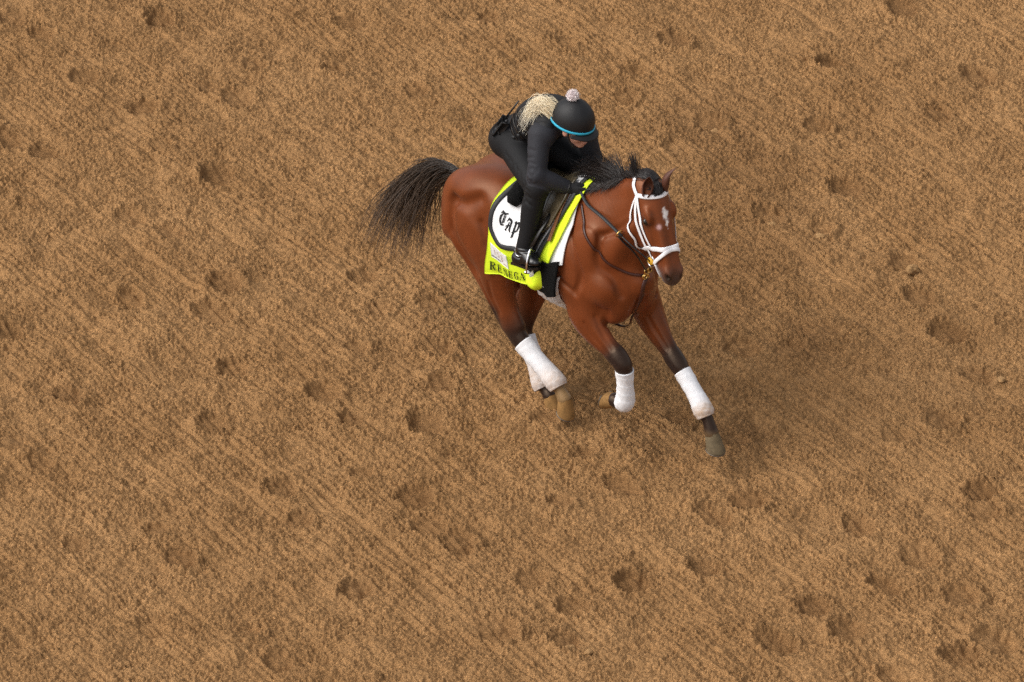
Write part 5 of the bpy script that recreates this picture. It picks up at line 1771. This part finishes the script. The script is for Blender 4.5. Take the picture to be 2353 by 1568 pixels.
# goggles
mb = MB()
A = []
for i in range(6):
    for p in np.linspace(-1.05, 1.05, 21):
        u = -0.012 - 0.034 * i / 5 + 0.010 * exp(-((p) / 0.12) ** 2) * (i == 5) if False else -0.012 - 0.034 * i / 5
        A.append(kp(0.008 + 0.106 * cos(p) + 0.004 * sin(pi * i / 5), 0.086 * sin(p) / 0.87, u))
mb.add(A, [(i * 21 + j, i * 21 + j + 1, (i + 1) * 21 + j + 1, (i + 1) * 21 + j) for i in range(5) for j in range(20)])
gg = mb.build('goggles', new_mat('dark_lens', (0.01, 0.008, 0.007), 0.1, 0.6), person)
sdm = gg.modifiers.new('thickness', 'SOLIDIFY')
sdm.thickness = 0.004

# hair: blonde ponytail blown back
def pony():
    q = np.random.default_rng(12)
    n = 3600
    p0 = np.array([kp(-0.130, -0.03, 0.010)] * n) + q.normal(0, 0.018, (n, 3))
    a = q.beta(1.3, 1.3, n)[:, None]
    e = np.array([-0.352, -0.150, 1.850]) * (1 - a) + np.array([-0.345, -0.085, 1.950]) * a
    e = p0 + (e - p0) * q.uniform(0.72, 1.12, (n, 1)) + q.normal(0, 0.020, (n, 3))
    c1 = p0 + np.array([-0.070, -0.03, 0.075]) + q.normal(0, 0.014, (n, 3))
    c2 = p0 * 0.35 + e * 0.65 + np.array([-0.02, -0.01, 0.075]) + q.normal(0, 0.024, (n, 3))
    return bez([p0, c1, c2, e], 8)
m_blonde = hair_mat('blonde_hair', 0.45)
strands('ponytail', pony(), 0.0011, 0.0005, m_blonde, person, c0=(0.88, 0.74, 0.50), c1=(0.95, 0.88, 0.72), var=0.10, seed=9)
# ---- radio clipped to the back of the vest
radio = root('two_way_radio', 'black two-way radio with antenna clipped to the rider back', 'radio')
ra = np.array([-0.440, -0.120, 1.968]) - np.array([-0.575, -0.165, 1.745])
ra /= np.linalg.norm(ra)
rc = np.array([-0.582, -0.170, 1.730])
ro = np.array([-0.55, -0.80, 0.25]); ro -= ra * (ro @ ra); ro /= np.linalg.norm(ro)
rw = np.cross(ra, ro)
def rbox(c, hx_, hy_, hz_, name, mat, parent):
    bm = bmesh.new()
    bmesh.ops.create_cube(bm, size=1.0)
    for v in bm.verts:
        p = v.co.copy()
        v.co = Vector(c + rw * (p.x * 2 * hx_) + ro * (p.y * 2 * hy_) + ra * (p.z * 2 * hz_))
    bmesh.ops.bevel(bm, geom=bm.edges[:], offset=0.005, segments=2, affect='EDGES')
    me = bpy.data.meshes.new(name)
    bm.to_mesh(me)
    bm.free()
    return link(name, me, mat, parent)
m_plastic = noise_mat('black_plastic', (0.016, 0.016, 0.017), 0.4, 0.2, 30.0, 0.1, 200.0)
case = rbox(rc + ra * 0.045, 0.030, 0.017, 0.065, 'case', m_plastic, radio)
for i in range(4):
    rbox(rc + ra * (0.055 + 0.012 * i) + ro * 0.018, 0.018, 0.0025, 0.003, 'grille_bar', m_blacktrim, case)
mb = MB()
mb.tube([rc + ra * 0.105 + rw * 0.015, rc + ra * 0.125 + rw * 0.015], 0.008, 8)
mb.build('knob', m_plastic, radio)
mb = MB()
mb.tube([rc + ra * 0.105 - rw * 0.014, rc + ra * 0.20 - rw * 0.014, rc + ra * 0.275 - rw * 0.014], [0.007, 0.0055, 0.0045], 8)
mb.build('antenna', m_plastic, radio)
strap([rc + ra * 0.02 - ro * 0.01, rc + ra * 0.03 + ro * 0.02 + rw * 0.0, rc + ra * 0.02 - ro * 0.0 + rw * 0.04], 0.02, 0.004, 0.004, 4, VF, False, False).build('clip', m_blacktrim, radio)

# ---- reins and martingale rings
reins = root('reins', 'black rubber-grip reins from the bit to the rider hands', 'reins')
for sd, g in ((-1, GRIP_R), (1, GRIP_L)):
    b = BITP[sd] + np.array([0.0, sd * 0.006, 0])
    line = catmull([b, (0.555, sd * 0.155, 1.375), (0.478, sd * 0.168, 1.419), (0.305, sd * 0.168, 1.489), (0.15, sd * 0.135, 1.503), g], 8)
    dd = HF.at(line)
    bad = dd < 0.016
    if bad.any():
        line[bad] = HF.snap(line[bad], 0.018, 6)
        for _ in range(2):
            line[1:-1] = (line[:-2] + 2 * line[1:-1] + line[2:]) / 4
    k = 17
    mb = MB()
    mb.tube(line[:k + 1], 0.0085, 8, True, 0.6)
    mb.build('leather_end', m_leather, reins)
    mb = MB()
    mb.tube(line[k:], 0.0115, 8, True, 0.7)
    mb.build('rubber_grip', m_blacktrim, reins)
    # martingale: ring on the rein, strap down to the chest
    c = line[k + 1]
    t = line[k + 2] - line[k]
    t /= np.linalg.norm(t)
    a = np.cross(t, (0, 0, 1.0)); a /= np.linalg.norm(a); e_ = np.cross(t, a)
    mb = MB()
    mb.tube([c + 0.024 * (cos(q_) * a + sin(q_) * e_) for q_ in np.linspace(0, 2 * pi, 21)], 0.0042, 6, False)
    mb.build('martingale_ring', m_brass, bp_)
    end = CH + np.array([0.012, sd * 0.012, 0.045])
    st_ = catmull([c - e_ * 0.024 * np.sign(e_[2]), c * 0.5 + end * 0.5 + (0.02, 0, 0), end], 6)
    dd = HF.at(st_)
    bad = dd < 0.008
    st_[bad] = HF.snap(st_[bad], 0.010, 6)
    mb = MB()
    mb.tube(st_, 0.013 if sd == -1 else 0.009, 8, True, 0.3)
    mb.build('martingale_strap', m_leather, bp_)
    mb = MB()
    mb.tube([end + 0.016 * np.array([0.2 * cos(q_), cos(q_), sin(q_)]) for q_ in np.linspace(0, 2 * pi, 17)], 0.0035, 6, False)
    mb.build('martingale_link', m_brass, bp_)
# slack of the reins looped between the hands
mb = MB()
lp = catmull([GRIP_R, GRIP_R + (0.05, 0.01, 0.035), (GRIP_R + GRIP_L) / 2 + (0.085, 0, 0.040), GRIP_L + (0.05, -0.01, 0.035), GRIP_L], 8)
mb.tube(lp, 0.0105, 8, True, 0.6)
mb.build('rein_loop', m_blacktrim, reins)

# ------------------------------------------------------------------ loose clods of soil lying on the track
CLOD_LABELS = [
    'largest round lump of soil on the track, right of the horse head', 'pale lump of soil in a deep hoofprint at the bottom, larger of the pair', 'flat chip of soil at the bottom edge, right of the larger lump',
    'flat tilted slab of soil in dark churned ground, up and right of the rider', 'chip of soil in churned ground, farther of two right of the horse eye', 'small soil chip beside the horse head, nearest the noseband',
    'pale flat soil chip by the right edge of the picture, below the round lump', 'small soil clod by the bottom edge at the right, between shallow hoofprints']
for k, (cx, cy, cr) in enumerate(CLODS):
    q = np.random.default_rng(200 + k)
    bm = bmesh.new()
    bmesh.ops.create_icosphere(bm, subdivisions=3, radius=1.0)
    ph = q.uniform(0, 6.28, 6)
    for v in bm.verts:
        d = v.co.normalized()
        r_ = 1 + 0.22 * sin(3 * d.x + ph[0]) * sin(3 * d.y + ph[1]) + 0.12 * sin(6 * d.z + ph[2]) * sin(5 * d.x + ph[3]) + q.normal(0, 0.025)
        v.co = Vector((d.x * r_ * cr * 0.62, d.y * r_ * cr * 0.50, d.z * r_ * cr * (0.42 if k in (0, 1) else 0.24)))
    me = bpy.data.meshes.new('soil_clod')
    bm.to_mesh(me)
    bm.free()
    o = link('soil_clod', me, m_clod if k else None, smooth=False) if k else None
    if o is None:
        m_clod = noise_mat('clod_soil', (0.33, 0.190, 0.082), 0.95, 0.25, 60.0, 0.8, 180.0, 0.005, 0.15)
        o = link('soil_clod', me, m_clod, smooth=False)
    gi, gj = int((cx - gx[0]) / (gx[1] - gx[0])), int((cy - gy[0]) / (gy[1] - gy[0]))
    z0 = float(np.median(GHt[max(gi - 4, 0):gi + 5, max(gj - 4, 0):gj + 5])) if 0 <= gi < len(gx) and 0 <= gj < len(gy) else 0.0
    o.location = (cx, cy, z0 + cr * (0.30 if k in (0, 1) else 0.16))
    o.rotation_euler = (q.uniform(-0.3, 0.3), q.uniform(-0.3, 0.3), q.uniform(0, 6.28))
    tag(o, CLOD_LABELS[k], 'clod', 'loose clods of soil on the track')
